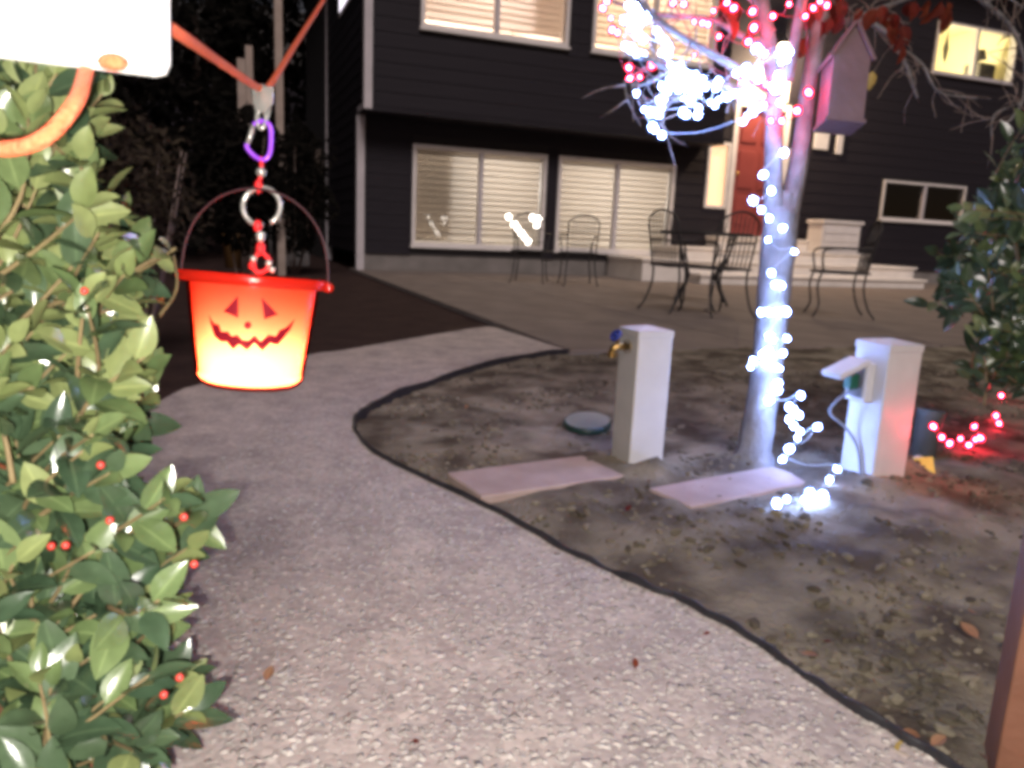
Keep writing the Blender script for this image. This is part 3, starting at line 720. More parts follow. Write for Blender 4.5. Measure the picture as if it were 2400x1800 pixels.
# ------------------------------------------------------------------ dark garden left of the house
def leafcloud(bm_, c, rad, n, size, rn, core=0.35):
    for _ in range(n):
        while True:
            q = Vector((rn.uniform(-1,1), rn.uniform(-1,1), rn.uniform(-1,1)))
            if core*core < q.length_squared < 1: break
        p = Vector(c) + Vector((q.x*rad[0], q.y*rad[1], q.z*rad[2])) * (0.85+0.3*noise.noise(q*2.3+Vector(c)))
        a = Vector((rn.gauss(0,1), rn.gauss(0,1), rn.gauss(0,1))).normalized(); b_ = a.orthogonal().normalized(); s_ = size*rn.uniform(0.6,1.4)
        bm_.add([p-a*s_, p+b_*s_*0.45, p+a*s_, p-b_*s_*0.45], [(0,1,2,3)])
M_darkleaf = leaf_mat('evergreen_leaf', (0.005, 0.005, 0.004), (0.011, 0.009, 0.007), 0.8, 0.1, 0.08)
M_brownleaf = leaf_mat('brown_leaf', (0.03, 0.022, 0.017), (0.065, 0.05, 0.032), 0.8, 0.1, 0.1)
def evergreen(px, depth, h, r, seed, label):
    rn = random.Random(seed); p = at(px, 560, depth); base = Vector((p.x, p.y, 0))
    t = empty('evergreen_tree', base, 0, label, 'tree', 'dark trees left of the house')
    b = MB(); b.tube([(0,0,0),(0.03,0.02,h*0.4),(0,0,h*0.95)], [0.11,0.08,0.02], 7); b.build('trunk', M_twig, t)
    b = MB()
    for i in range(9):
        z = h*(0.10+0.86*i/8); rr = r*(1.15-0.95*i/8)
        leafcloud(b, (0,0,z), (rr, rr, h*0.11), 420, 0.13, rn, 0.1)
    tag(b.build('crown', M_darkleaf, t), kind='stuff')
evergreen(300, 12.0, 7.0, 1.9, 1, 'dark evergreen tree behind the leafy bush at left')
evergreen(470, 15.0, 8.2, 2.0, 2, 'dark evergreen tree behind the hanging bucket')
evergreen(655, 19.0, 8.6, 2.1, 3, 'dark evergreen tree just left of the house corner')
evergreen(60, 14.0, 7.5, 2.2, 4, 'dark evergreen tree behind the white board at far left')
evergreen(560, 23.0, 9.0, 2.6, 6, 'tall dark evergreen tree farthest back left of the house')
# dark neighbouring house closing the view at left
p = at(350, 560, 30)
nb = empty('neighbour_house', (p.x-3, p.y, 0), R(6), 'unlit dark neighbouring house behind the trees at left', 'house')
b = MB(); b.box((-14,0,0),(14,8,6.5)); b.build('wall', M_board, nb)
b = MB(); b.add([(-14.5,-0.5,6.5),(14.5,-0.5,6.5),(14.5,4,9.5),(-14.5,4,9.5),(-14.5,8.5,6.5),(14.5,8.5,6.5)], [(0,1,2,3),(3,2,5,4),(0,3,4),(1,5,2),(0,4,5,1)]); b.build('roof', M_roof, nb)
# three pale posts catching the light among the trees
for (px, y0_, y1_, dd, wpx, lab) in ((566,138,262,8.0,18,'pale weathered post whose foot ends lowest, left of the pulley'),(584,108,214,8.6,16,'pale weathered post directly behind the pulley'),(652,-60,158,9.2,18,'tall pale weathered post right of the pulley')):
    p = at(px, (y0_+y1_)/2, dd); ww = wpx*dd/FPX/2; ztop = zabove((p.x, p.y), y0_)
    b = MB(); b.box((-ww,-ww,0),(ww,ww,ztop), bev=0.006)
    tag(b.build('garden_post', M_palewood, None, Matrix.Translation((p.x,p.y,0)) @ Matrix.Rotation(TH,4,'Z')), lab, 'post', 'pale posts among the trees')
# dark shrub hiding the posts' feet
def shrub(name, px, py, depth, rad, n, size, seed, mt, label):
    rn = random.Random(seed); c = at(px, py, depth)
    t = empty(name, (c.x, c.y, 0), 0, label, 'shrub', 'dim shrubs left of the house')
    b = MB()
    for k_ in range(7):
        a = rn.uniform(0, 6.28); b.tube([(0.03*math.cos(a),0.03*math.sin(a),0),(rad[0]*0.4*math.cos(a),rad[1]*0.4*math.sin(a),c.z*0.6),(rad[0]*0.7*math.cos(a),rad[1]*0.7*math.sin(a),c.z+rad[2]*0.5)], [0.012,0.008,0.003], 5)
    b.build('stems', M_twig, t)
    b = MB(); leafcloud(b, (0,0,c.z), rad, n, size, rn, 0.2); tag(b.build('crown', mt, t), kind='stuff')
shrub('shrub', 300, 470, 3.4, (0.34,0.4,0.45), 1500, 0.022, 3, M_brownleaf, 'dim brown shrub just behind the leafy bush at left')
shrub('shrub', 560, 420, 7.2, (0.5,0.5,0.75), 3500, 0.05, 4, M_darkleaf, 'dark round shrub behind the bucket handle')
shrub('shrub', 690, 440, 9.8, (0.55,0.5,0.95), 3500, 0.05, 5, M_darkleaf, 'dark tall shrub beside the house corner')
p = gp(548, 628)
t = empty('planter', (p.x,p.y,0), 0, 'amber flower pot with bare stalks behind the bucket rim', 'planter')
b = MB(); b.lathe([(0.001,0.0),(0.11,0.0),(0.15,0.42),(0.17,0.43),(0.17,0.47),(0.14,0.47),(0.13,0.40),(0.001,0.40)], 18); b.build('pot', M_amber, t)
b = MB()
for k_ in range(6): b.tube([(0.02*k_-0.05,0.01*k_,0.38),(0.05*k_-0.14,0.02*k_,0.62),(0.10*k_-0.2,0.0,0.75+0.06*(k_ % 3))], 0.007, 5)
b.build('stalks', M_twig, t)
p = gp(690, 622)
t = empty('utility_box', (p.x,p.y,0), TH, 'grey utility box on the ground beside the house corner', 'box')
b = MB(); b.box((-0.22,-0.15,0),(0.22,0.15,0.56), bev=0.012); b.build('body', M_greybox, t)
b = MB(); b.box((-0.18,-0.166,0.06),(0.18,-0.152,0.50), bev=0.006); b.build('door', M_greybox, t)
p = at(632, 420, 12.5)
t = empty('meter_box', (p.x,p.y,0), TH, 'square grey meter box on a stand above the silver ring', 'box')
b = MB(); b.box((-0.2,-0.09,p.z-0.2),(0.2,0.09,p.z+0.2), bev=0.012); b.build('body', M_greybox, t)
b = MB(); b.tube([(0,0,0),(0,0,p.z-0.2)], 0.03, 8); b.build('stand', M_greybox, t)

# ------------------------------------------------------------------ things in the bed: posts, pavers, lid, can, tag
def yard_post(front_px, top_py, wd, label):
    f = gp(*front_px, 0.03); f.z = 0
    ztop = zabove((f.x, f.y), top_py)
    nr, nl = -V, -U                       # faces: right one looks along -V, left one along -U
    c = f + (V + U) * (wd/2)
    t = empty('yard_post', c, TH, label, 'post', 'white yard posts in the bed')
    b = MB(); b.box((-wd/2,-wd/2,-0.05),(wd/2,wd/2,ztop-0.012), bev=0.004); b.build('sleeve', M_vinyl, t)
    e = 0.0018
    b = MB(); b.box((-wd/2-e,-wd/2-e,ztop-0.020),(wd/2+e,wd/2+e,ztop), bev=0.003)
    b.add([(-wd/2-e,-wd/2-e,ztop+0.0005),(wd/2+e,-wd/2-e,ztop+0.0005),(wd/2+e,wd/2+e,ztop+0.0005),(-wd/2-e,wd/2+e,ztop+0.0005),(0,0,ztop+0.012)], [(0,1,4),(1,2,4),(2,3,4),(3,0,4)])
    b.build('cap', M_vinyl, t)
    return t, ztop, f, c
pa, zt, fa, ca_ = yard_post((1474, 1092), 777, 0.112, 'white vinyl yard post with a brass hose tap and blue handle')
def loc_on_left(c, wd, px, py):           # pixel -> local (y, z) on the left face (x = -wd/2)
    q = ray(px, py); o = c - U*(wd/2); t_ = (o-CAM).dot(U)/q.dot(U); p = CAM + q*t_
    return (p-c).dot(V), p.z
yy, zz = loc_on_left(ca_, 0.112, 1472, 812)
tap = empty('hose_tap', T @ Vector((0,0,0)), 0, 'brass hose tap with blue handle on the white post', 'tap')
tap.location = ca_ + U*(-0.056) + V*yy + Vector((0,0,zz)); tap.rotation_euler = (0,0,TH)
b = MB(); b.lathe([(0.020,0),(0.020,0.004)], 14, Matrix.Rotation(R(-90),4,'Y')); b.tube([(0,0,0),(-0.03,0,0),(-0.045,0,-0.004),(-0.05,0,-0.018)], [0.011,0.011,0.011,0.012], 10); b.lathe([(0.013,-0.03),(0.013,-0.014)], 10, Matrix.Translation((-0.05,0,0))); b.build('spout', M_brass, tap)
b = MB(); b.tube([(-0.03,0,0.004),(-0.04,0,0.028)], 0.006, 8); b.build('stem', M_brass, tap)
b = MB(); b.tube([(-0.042+0.014*math.cos(a*math.pi/8)*0.6, 0.019*math.sin(a*math.pi/8), 0.032+0.012*math.cos(a*math.pi/8)) for a in range(16)], 0.0055, 6, closed=True); b.tube([(-0.042,-0.018,0.032),(-0.042,0.018,0.032)], 0.005, 6); b.build('handle', M_blue, tap)

pbx, zt2, fb, cb = yard_post((2041, 1141), 810, 0.120, 'white vinyl yard post with an open outlet cover, lit red on one side')
wy, wz = loc_on_left(cb, 0.12, 2026, 893)
out = empty('outlet_box', cb + U*(-0.06) + V*wy + Vector((0,0,wz)), TH, 'white outdoor outlet box with its flip cover raised on the white post', 'outlet')
b = MB(); b.box((-0.030,-0.036,-0.055),(0.0,0.036,0.055), bev=0.004); b.build('box', M_vinyl, out)
b = MB(); b.box((-0.033,-0.027,-0.042),(-0.0305,0.027,0.042)); b.build('face_plate', M_greybox, out)
Mf = Matrix.Translation((-0.032,0,0.050)) @ Matrix.Rotation(R(-118),4,'Y')
b = MB(); b.box((-0.004,-0.038,-0.012),(0.012,0.038,0.098), Matrix.Translation((-0.030,0,0.052)) @ Matrix.Rotation(R(-112),4,'Y'), bev=0.005); b.build('cover', M_vinyl, out)
b = MB(); b.box((-0.062,-0.016,-0.02),(-0.034,0.014,0.022), bev=0.005); b.build('plug', M_plug, out)
b = MB(); pts = [cb + U*(-0.10) + V*(wy) + Vector((0,0,wz-0.02)), cb + U*(-0.13)+V*(wy+0.04)+Vector((0,0,wz-0.09)), cb+U*(-0.085)+V*(0.03)+Vector((0,0,wz-0.14)), cb+U*(-0.068)+V*(-0.005)+Vector((0,0,wz-0.19)), cb+U*(-0.068)+V*(-0.03)+Vector((0,0,wz-0.27)), cb+U*(-0.07)+V*(-0.035)+Vector((0,0,0.05)), cb+U*(-0.09)+V*(-0.05)+Vector((0,0,0.035))]
b.tube(smooth_line(pts, 6), 0.0042, 7); tag(b.build('power_cable', M_cable), 'grey power cable hanging from the outlet down the white post', 'cable')

def paver(px4, label, seed):
    c = [gp(x, y, 0.034) for x, y in px4]; ctr = sum(c, Vector())/4
    ex = ((c[1]-c[0]) + (c[2]-c[3])).normalized(); lx = ((c[1]-c[0]).length + (c[2]-c[3]).length)/2
    ey = Vector((0,0,1)).cross(ex); ly = abs(((c[0]-c[3]).dot(ey) + (c[1]-c[2]).dot(ey))/2)
    b = MB(); b.box((-lx/2,-ly/2,-0.06),(lx/2,ly/2,0.0), bev=0.006)
    o = b.build('paving_slab', M_paver); mm = Matrix((ex,ey,Vector((0,0,1)))).transposed().to_4x4(); mm.translation = ctr; o.matrix_world = mm
    tag(o, label, 'paver', 'paving slabs in the bed')
paver([(1062,1104),(1388,1064),(1442,1116),(1112,1166)], 'pinkish paving slab between the path edging and the tap post', 1)
paver([(1535,1138),(1833,1088),(1884,1130),(1602,1192)], 'pale paving slab under the white lights before the tree', 2)
p = gp(1379, 985, 0.05)
t = empty('valve_lid', (p.x, p.y, 0.0), 0, 'round green valve box lid in the soil left of the tap post', 'lid'); t.rotation_euler = (R(9), R(-4), 0)
b = MB(); b.lathe([(0.066,-0.02),(0.070,0.025),(0.082,0.030),(0.086,0.038),(0.083,0.052),(0.078,0.055)], 28); b.build('rim', M_lidgreen, t)
b = MB(); b.lathe([(0.0775,0.054),(0.05,0.056),(0.001,0.057)], 28); b.build('cover', M_lidtop, t)
p = gp(2160, 1074, 0.03)
t = empty('metal_can', (p.x, p.y, 0.028), 0, 'teal open topped metal can behind the outlet post', 'can'); t.rotation_euler = (R(-6), R(6), 0)
b = MB(); b.lathe([(0.001,0.0),(0.036,0.0),(0.040,0.152),(0.0425,0.156),(0.040,0.16),(0.0375,0.154),(0.034,0.006),(0.001,0.006)], 24); b.build('body', M_teal, t)
b = MB(); b.lathe([(0.0425,0.140),(0.044,0.145),(0.0425,0.150)], 24); b.build('band', M_teal, t)
p = gp(2170, 1120, 0.02); q = at(2170, 1096, (p-CAM).dot(_f))
b = MB(); b.box((-0.026,-0.0015,0.0),(0.026,0.0015,0.062)); o = b.build('plant_tag', M_yellow); o.matrix_world = Matrix.Translation((p.x,p.y,0.02)) @ Matrix.Rotation(R(-24),4,'Z') @ Matrix.Rotation(R(-26),4,'X') @ Matrix.Rotation(R(-12),4,'Y')
tag(o, 'small square yellow tag on the soil in front of the teal can', 'tag')
a, c = gp(2080, 1122, 0.035), gp(2150, 1078, 0.045)
b = MB(); b.tube([a, a.lerp(c,0.7), c], 0.009, 10); b.tube([c-(c-a).normalized()*0.01, c+(c-a).normalized()*0.02], 0.014, 10); tag(b.build('plastic_pipe', M_vinyl), 'short white plastic pipe lying from the outlet post to the can', 'pipe')

# ------------------------------------------------------------------ tree with birdhouse
TD = 2.42
tb = gp(1766, 1092, 0.02)
TD = (tb-CAM).dot(_f)
tree = empty('tree', (tb.x, tb.y, 0), 0, 'grey barked two stemmed tree wound with lights in the bed', 'tree')
def tl(px, py, d=0.0): return at(px, py, TD + d) - Vector((tb.x, tb.y, 0))
PXM = TD/FPX
trunk_px = [(1762,1118,50,0),(1768,1055,39,0),(1780,980,36,.005),(1796,880,36,.01),(1806,780,37,.015),(1814,680,39,.02),(1822,600,41,.03),(1828,540,40,.04),(1834,490,26,.045),(1838,450,6,.05)]
b = MB(); sp = smooth_line([tl(x,y,d) for x,y,r,d in trunk_px], 4)
rr = [trunk_px[min(len(trunk_px)-1, i//4)][2]*PXM for i in range(len(sp))]
b.tube(sp, rr, 12); b.build('trunk', M_bark, tree)
stemL = [(1812,620,24,.02),(1814,520,25,.035),(1812,400,21,.03),(1814,300,20,.02),(1812,200,19,.02),(1802,100,18,.03),(1786,0,16,.05),(1770,-140,13,.08),(1750,-320,9,.12)]
stemR = [(1828,620,26,.03),(1842,520,27,.045),(1862,430,24,.06),(1880,330,22,.07),(1893,230,21,.08),(1908,130,20,.09),(1922,40,18,.1),(1940,-80,15,.12),(1965,-260,10,.15)]
stemM = [(1846,190,13,.02),(1862,100,13,0.0),(1880,0,12,-.02),(1900,-140,9,-.05)]
def limb(pts, name='branch', n=8):
    sp = smooth_line([tl(x,y,d) for x,y,r,d in pts], 5)
    rr = []
    for i in range(len(sp)):
        k_ = min(i//5, len(pts)-2); f = (i - 5*k_)/5; rr.append((pts[k_][2]*(1-f)+pts[k_+1][2]*f)*PXM)
    b = MB(); b.tube(sp, rr, n); b.build(name, M_bark, tree)
    return sp
limb(stemL, 'stem', 10); limb(stemR, 'stem', 10); limb(stemM, 'stem', 8)
BR = [[(1806,215,11,.02),(1723,157,9,-.05),(1628,104,8,-.12),(1560,60,7,-.18),(1500,5,5,-.25),(1440,-70,4,-.3)],
 [(1800,110,10,.03),(1735,82,8,.05),(1672,47,7,.08),(1590,38,6,.1),(1527,32,5,.12),(1430,0,3,.15)],
 [(1814,255,10,.02),(1720,215,8,-.06),(1640,190,7,-.10),(1570,165,6,-.14),(1500,130,4,-.18)],
 [(1640,190,5,-.1),(1600,225,4,-.1),(1560,250,3,-.08),(1545,300,2.2,-.06)],
 [(1570,165,5,-.14),(1500,200,3.5,-.16),(1465,190,3,-.18),(1472,240,2.2,-.18)],
 [(1918,70,11,.1),(1985,50,8,.12),(2050,58,7,.15),(2100,105,6,.16),(2130,170,5,.18),(2150,230,3,.2)],
 [(1985,50,6,.12),(2060,20,5,.2),(2150,-10,4,.3)],
 [(2100,105,4,.16),(2160,150,4,.2),(2200,215,3,.22),(2290,230,2,.25)],
 [(1930,0,11,.1),(2080,-90,9,.15),(2220,-60,8,.2),(2310,8,7,.25),(2370,65,6,.28),(2402,150,5,.3),(2395,240,4,.3),(2350,300,3,.3)],
 [(2310,8,4,.25),(2350,-10,3,.25),(2400,20,2.5,.25)],
 [(2395,240,3,.3),(2330,270,2.5,.28),(2325,330,2,.27)],
 [(1790,30,9,.05),(1720,-40,7,0),(1620,-70,6,-.05),(1500,-90,4,-.1)]]
for q in BR: limb(q, 'branch', 7)
tw = MB(); rt = random.Random(77)
for q in BR:
    for i in range(len(q)-1):
        for _ in range(5):
            f = rt.random(); x = q[i][0]*(1-f)+q[i+1][0]*f; y = q[i][1]*(1-f)+q[i+1][1]*f; d = q[i][3]*(1-f)+q[i+1][3]*f
            ang = rt.uniform(0, 6.28); L_ = rt.uniform(30, 110)
            p0 = tl(x,y,d); p1 = tl(x+math.cos(ang)*L_*.5+rt.uniform(-12,12), y+math.sin(ang)*L_*.5, d+rt.uniform(-.08,.08)); p2 = tl(x+math.cos(ang)*L_, y+math.sin(ang)*L_+rt.uniform(-20,30), d+rt.uniform(-.12,.12))
            tw.tube(smooth_line([p0,p1,p2],3), [0.0028-0.00028*k_ for k_ in range(7)], 5)
tag(tw.build('twigs', M_twig, tree), kind='stuff')

def leaf_mesh(name, mt, L=0.05, W=0.024, fold=0.25, curl=0.2, tip=1.0, rows=7, cols=4, pet=0.006):
    vs, fs = [], []
    for i in range(rows+1):
        t = i/rows; w_ = W/2*(math.sin(math.pi*t**0.85)**0.75 if 0 < t < 1 else 0.0)
        if i == 0: w_ = 0.0012
        if i == rows: w_ = 0.0003
        z = -curl*L*(t**2)
        for j in range(cols+1):
            s_ = -1+2*j/cols; vs.append((s_*w_, pet + t*L, z + abs(s_)*w_*fold))
    for i in range(rows):
        for j in range(cols):
            a = i*(cols+1)+j; fs.append((a, a+1, a+cols+2, a+cols+1))
    b = len(vs); vs += [(-0.0008,0,0),(0.0008,0,0)]; fs.append((b, b+1, cols//2+1, cols//2-1) if cols >= 2 else (b,b+1,1,0))
    me = bpy.data.meshes.new(name); me.from_pydata(vs, [], fs); me.polygons.foreach_set('use_smooth', [True]*len(fs)); me.materials.append(mt)
    ul = me.uv_layers.new(name='UVMap'); cc = [(0.1+0.8*(i % (cols+1))/cols, 0.5) for i in range((rows+1)*(cols+1))] + [(0.5,0),(0.5,0)]
    ul.data.foreach_set('uv', [q for l in me.loops for q in cc[l.vertex_index]])
    return me, vs, fs
M_redleaf = leaf_mat('autumn_red', (0.14, 0.02, 0.015), (0.26, 0.06, 0.025), 0.7, 0.4, 0.2)
M_yelleaf = leaf_mat('autumn_yellow', (0.60, 0.42, 0.08), (0.70, 0.50, 0.14), 0.6, 0.3)
M_brnleaf = leaf_mat('autumn_brown', (0.26, 0.11, 0.05), (0.42, 0.22, 0.12), 0.7, 0.2)
tree_leaf = [leaf_mesh('leaf', M_redleaf, 0.055, 0.036, 0.3, 0.3)[0], leaf_mesh('leaf', M_redleaf, 0.045, 0.03, 0.6, 0.6)[0]]
def frame(pos, axis, nrm, s=1.0):
    y = axis.normalized(); z = nrm - y*nrm.dot(y)
    z = z.normalized() if z.length > 1e-5 else y.orthogonal().normalized()
    x = y.cross(z); M = Matrix((x*s, y*s, z*s)).transposed().to_4x4(); M.translation = pos; return M
spots = [(1910,15),(1935,45),(1960,20),(1885,75),(1890,40),(2080,10),(2100,30),(2115,60),(2090,60),(2060,5),(2130,15),(2150,-5),(2180,5),(2200,20),(2215,0),(2230,15),(2105,85),(1700,5),(1720,30),(1745,10),(1980,-10),(2010,10),(1875,110),(1890,95),(1770,60)]
for x, y in spots:
    for _ in range(2):
        p = tl(x+rt.uniform(-14,14), y+rt.uniform(-14,14), rt.uniform(-.05,.2))
        link('leaf', rt.choice(tree_leaf), tree, frame(p, Vector((rt.uniform(-.6,.6), rt.uniform(-.6,.6), -1)), Vector((rt.uniform(-1,1), -1, rt.uniform(-.3,.8))), rt.uniform(0.75,1.25)))

bh_b = at(1966, 290, TD-0.02); bh_t = at(1991, 74, TD-0.02)
bird = empty('birdhouse', bh_b, 0, 'grey wooden birdhouse with a gable roof hanging crooked in the tree', 'birdhouse')
up = (bh_t-bh_b).normalized(); hgt = (bh_t-bh_b).length
xx = Matrix.Rotation(R(-24), 3, 'Z') @ U; xx = (xx - up*xx.dot(up)).normalized(); yy_ = up.cross(xx)
mm = Matrix((xx, yy_, up)).transposed().to_4x4(); mm.translation = bh_b; bird.matrix_world = mm
hw, eav = 0.052, hgt*0.66
b = MB(); b.add([(-hw,-hw,0),(hw,-hw,0),(hw,hw,0),(-hw,hw,0),(-hw,-hw,eav),(hw,-hw,eav),(hw,hw,eav),(-hw,hw,eav),(0,-hw,hgt-0.008),(0,hw,hgt-0.008)], [(0,3,2,1),(0,1,5,8,4),(2,3,7,9,6),(1,2,6,5),(3,0,4,7),(4,8,9,7),(5,6,9,8)]); b.build('body', M_woodhouse, bird)
for s_ in (-1, 1):
    e0, e1 = Vector((0,0,hgt)), Vector((s_*(hw+0.008),0,eav-0.012)); dirv = (e1-e0); nn = Vector((-dirv.z*s_, 0, dirv.x*s_)).normalized()*(1 if s_ == 1 else 1)
    nn = Vector((abs(dirv.z)*s_, 0, abs(dirv.x))).normalized(); th_ = 0.009
    b = MB(); q = [e0+Vector((0,-hw-0.008,0)), e1+Vector((0,-hw-0.008,0)), e1+Vector((0,hw+0.008,0)), e0+Vector((0,hw+0.008,0))]
    b.add(q + [x+nn*th_ for x in q], [(0,1,2,3),(4,7,6,5),(0,4,5,1),(1,5,6,2),(2,6,7,3),(3,7,4,0)]); b.build('roof_panel', M_woodhouse, bird)
b = MB(); b.box((-hw-0.006,-hw-0.006,-0.012),(hw+0.006,hw+0.006,-0.0005)); b.build('floor_panel', M_woodhouse, bird)
b = MB(); b.tube([(0,0,hgt+0.004),(0.0,0.0,hgt+0.05)], 0.0025, 6); b.build('hanger', M_iron, bird)
yl = leaf_mesh('leaf', M_yelleaf, 0.06, 0.035, 0.4, 0.4)[0]
o = link('autumn_leaf', yl, None, frame(at(2046,165,TD-0.05), Vector((-.15,-.2,-1)), Vector((-.3,-1,.2)), 0.8)); tag(o, 'yellow leaf caught at the right eave of the birdhouse', 'leaf')

# ------------------------------------------------------------------ light strings
def bulb_mesh(name, mt, r):
    b = MB(); b.sphere((0,0,0), r, 8, 6, (1,1,1.2)); return b.mesh(name, mt)
wb_me = (bulb_mesh('bulb', M_white_halo, 0.0140), bulb_mesh('core', M_white_led, 0.0092)); rb_me = (bulb_mesh('bulb', M_red_halo, 0.0135), bulb_mesh('core', M_red_led, 0.0072))
glint_me = (bulb_mesh('bulb', emis('window_glint', (1.0, 0.90, 0.80), 9), 0.034), None)
def light_string(name, pts, me, wmat, label, seed, sag=0.012, order=True, wire=0.0013):
    rn = random.Random(seed); t = empty(name, pts[0], 0, label, 'string lights', 'string lights around the tree'); o0 = Vector(pts[0])
    P = [Vector(p)-o0 for p in pts]
    if order:                           # chain nearest bulbs
        rest = P[1:]; ch_ = [P[0]]
        while rest:
            k_ = min(range(len(rest)), key=lambda i: (rest[i]-ch_[-1]).length); ch_.append(rest.pop(k_))
    else: ch_ = P
    line = [ch_[0]]
    for a, b_ in zip(ch_, ch_[1:]):
        mid = a.lerp(b_, 0.5) + Vector((rn.uniform(-1,1), rn.uniform(-1,1), -1)) * min(sag, (a-b_).length*0.35)
        line += [mid, b_]
    off = Vector((0, 0.006, 0.010))
    b = MB(); b.tube(smooth_line([q+off for q in line], 3), wire, 5); b.build('wire', wmat, t)
    for p in ch_:
        o = link('bulb', me[0], t); o.location = p; o.rotation_euler = (rn.uniform(-1,1), rn.uniform(-1,1), 0)
        if me[1]: o.scale = [rn.choice((0.65, 0.8, 0.9, 1.0, 1.15))]*3; link('core', me[1], o)
    return t
rl = random.Random(4)
def pts_of(lst, d0, jit): return [at(x, y, TD + d0 + rl.uniform(-jit, jit)) for x, y in lst]
TR_PX = [(1837,358),(1789,410),(1808,447),(1765,470),(1785,492),(1803,512),(1835,535),(1800,562),(1862,590),(1808,640),(1817,667),(1831,669),(1784,732),(1803,732),(1817,732),(1828,732),(1842,730),(1804,788),(1812,797),(1844,793),(1788,831),(1801,824),(1813,835),(1835,828),(1765,846),(1759,860),(1795,850),(1817,860),(1828,864),(1822,900),(1821,915),(1803,938)]
tp = []
for x, y in TR_PX:
    tp.append(at(x, y, TD - (0.062 if y > 420 else 0.035) + rl.uniform(-.006,.006)))
LOW_PX = [(1877,927),(1850,954),(1860,962),(1873,973),(1850,983),(1860,998),(1875,1012),(1869,1027),(1916,1001),(1850,1052),(1834,1077)]
for x, y in LOW_PX: tp.append(at(x, y, TD - 0.11 + rl.uniform(-.02,.02)))
GR_PX = [(1962,1099),(1944,1124),(1929,1162),(1911,1164),(1900,1157),(1889,1171),(1844,1170),(1821,1180)]
for x, y in GR_PX: tp.append(gp(x, y, 0.062))
light_string('string_lights', tp, wb_me, M_wire, 'white light string winding down the trunk to the ground by the outlet post', 1, 0.02, False)
B_PX = [(230,40),(280,50),(200,150),(280,140),(350,140),(320,180),(250,200),(300,260),(340,290),(440,230),(460,260),(210,340),(250,360),(300,400),(340,410),(500,300),(520,350),(480,390),(520,400),(540,480),(580,500),(620,480),(560,540),(600,560),(640,540),(680,560),(620,600),(660,620),(700,600),(740,580),(760,620),(800,640),(700,660),(740,680),(660,680),(700,720),(690,750),(540,600),(480,640),(860,620),(900,600),(880,650),(840,760),(870,780),(900,740),(940,710),(960,720),(1000,700),(1080,700),(1100,720),(290,690),(350,810),(400,830),(450,840),(480,800),(490,740),(460,740),(410,940),(430,960),(480,1000),(640,830),(660,850),(745,850),(750,800),(1030,540),(1060,530),(1100,510),(1110,550),(1190,520),(1190,580),(1340,400),(1380,400),(1420,380),(1360,460),(1400,440),(1340,560),(1370,590),(1300,640),(1320,660),(1355,760),(1080,900),(1110,860),(1150,830),(1190,800),(1230,780),(1180,360),(1210,380),(1240,400),(380,110),(250,110),(310,90),(570,640),(600,660),(520,680),(780,600),(630,720),(720,560)]
light_string('string_lights', pts_of([(1400+x/3.16, y/3.16) for x, y in B_PX], -0.10, 0.09), wb_me, M_wire, 'white light string bunched over the low branches left of the trunk', 2, 0.02)
C_PX = [(70,10),(100,135),(110,220),(150,240),(405,485),(315,570),(235,500),(240,580),(860,80),(900,270),(1150,85),(1160,205),(1120,310),(1250,625),(1565,685),(1480,820),(1285,895),(1365,895),(1070,610),(1120,630),(720,410),(780,170),(820,180),(720,160),(1650,10),(1700,40),(960,20),(1010,60),(560,20),(1300,120),(1420,30),(1540,120),(1600,60),(40,60),(640,30)]
light_string('string_lights', pts_of([(1400+x/3.16, y/3.16) for x, y in C_PX], -0.06, 0.07), rb_me, M_wirered, 'red light string scattered through the upper stems of the tree', 3, 0.02)
def near_face(px, py, off):
    q = ray(px, py); o = cb - V*(0.06+off); return CAM + q*((o-CAM).dot(V)/q.dot(V))
D_PX = [(1625,1105),(1680,1175),(1730,1215),(1800,1185),(1855,1225),(1895,1190),(1930,1180),(1890,1105),(2050,1085),(2030,1035),(2065,905)]
light_string('string_lights', [near_face(1600+x/2.765, 600+y/2.765, (0.075, 0.06, 0.05)[i]) if i < 3 else gp(1600+x/2.765, 600+y/2.765, 0.06) for i, (x, y) in enumerate(D_PX)] + [gp(x, y, 0.05) for x, y in ((2440,950),(2480,990),(2470,1040),(2520,1080))], rb_me, M_wirered, 'red light string lying on the soil right of the teal can', 5, 0.015, False)

cd_ = (on(1240, 662)-CAM).dot(_f) - 0.25  # glowing dots added in place of lights mirrored in the window glass
light_string('string_lights', [at(x, y, cd_) for x, y in ((1192,508),(1205,525),(1213,535),(1222,546),(1230,556),(1238,566),(1258,527),(1248,510),(1263,511))], glint_me, M_wire, 'added glowing dots standing in for light reflections in the lower window glass', 8, 0.02, False)

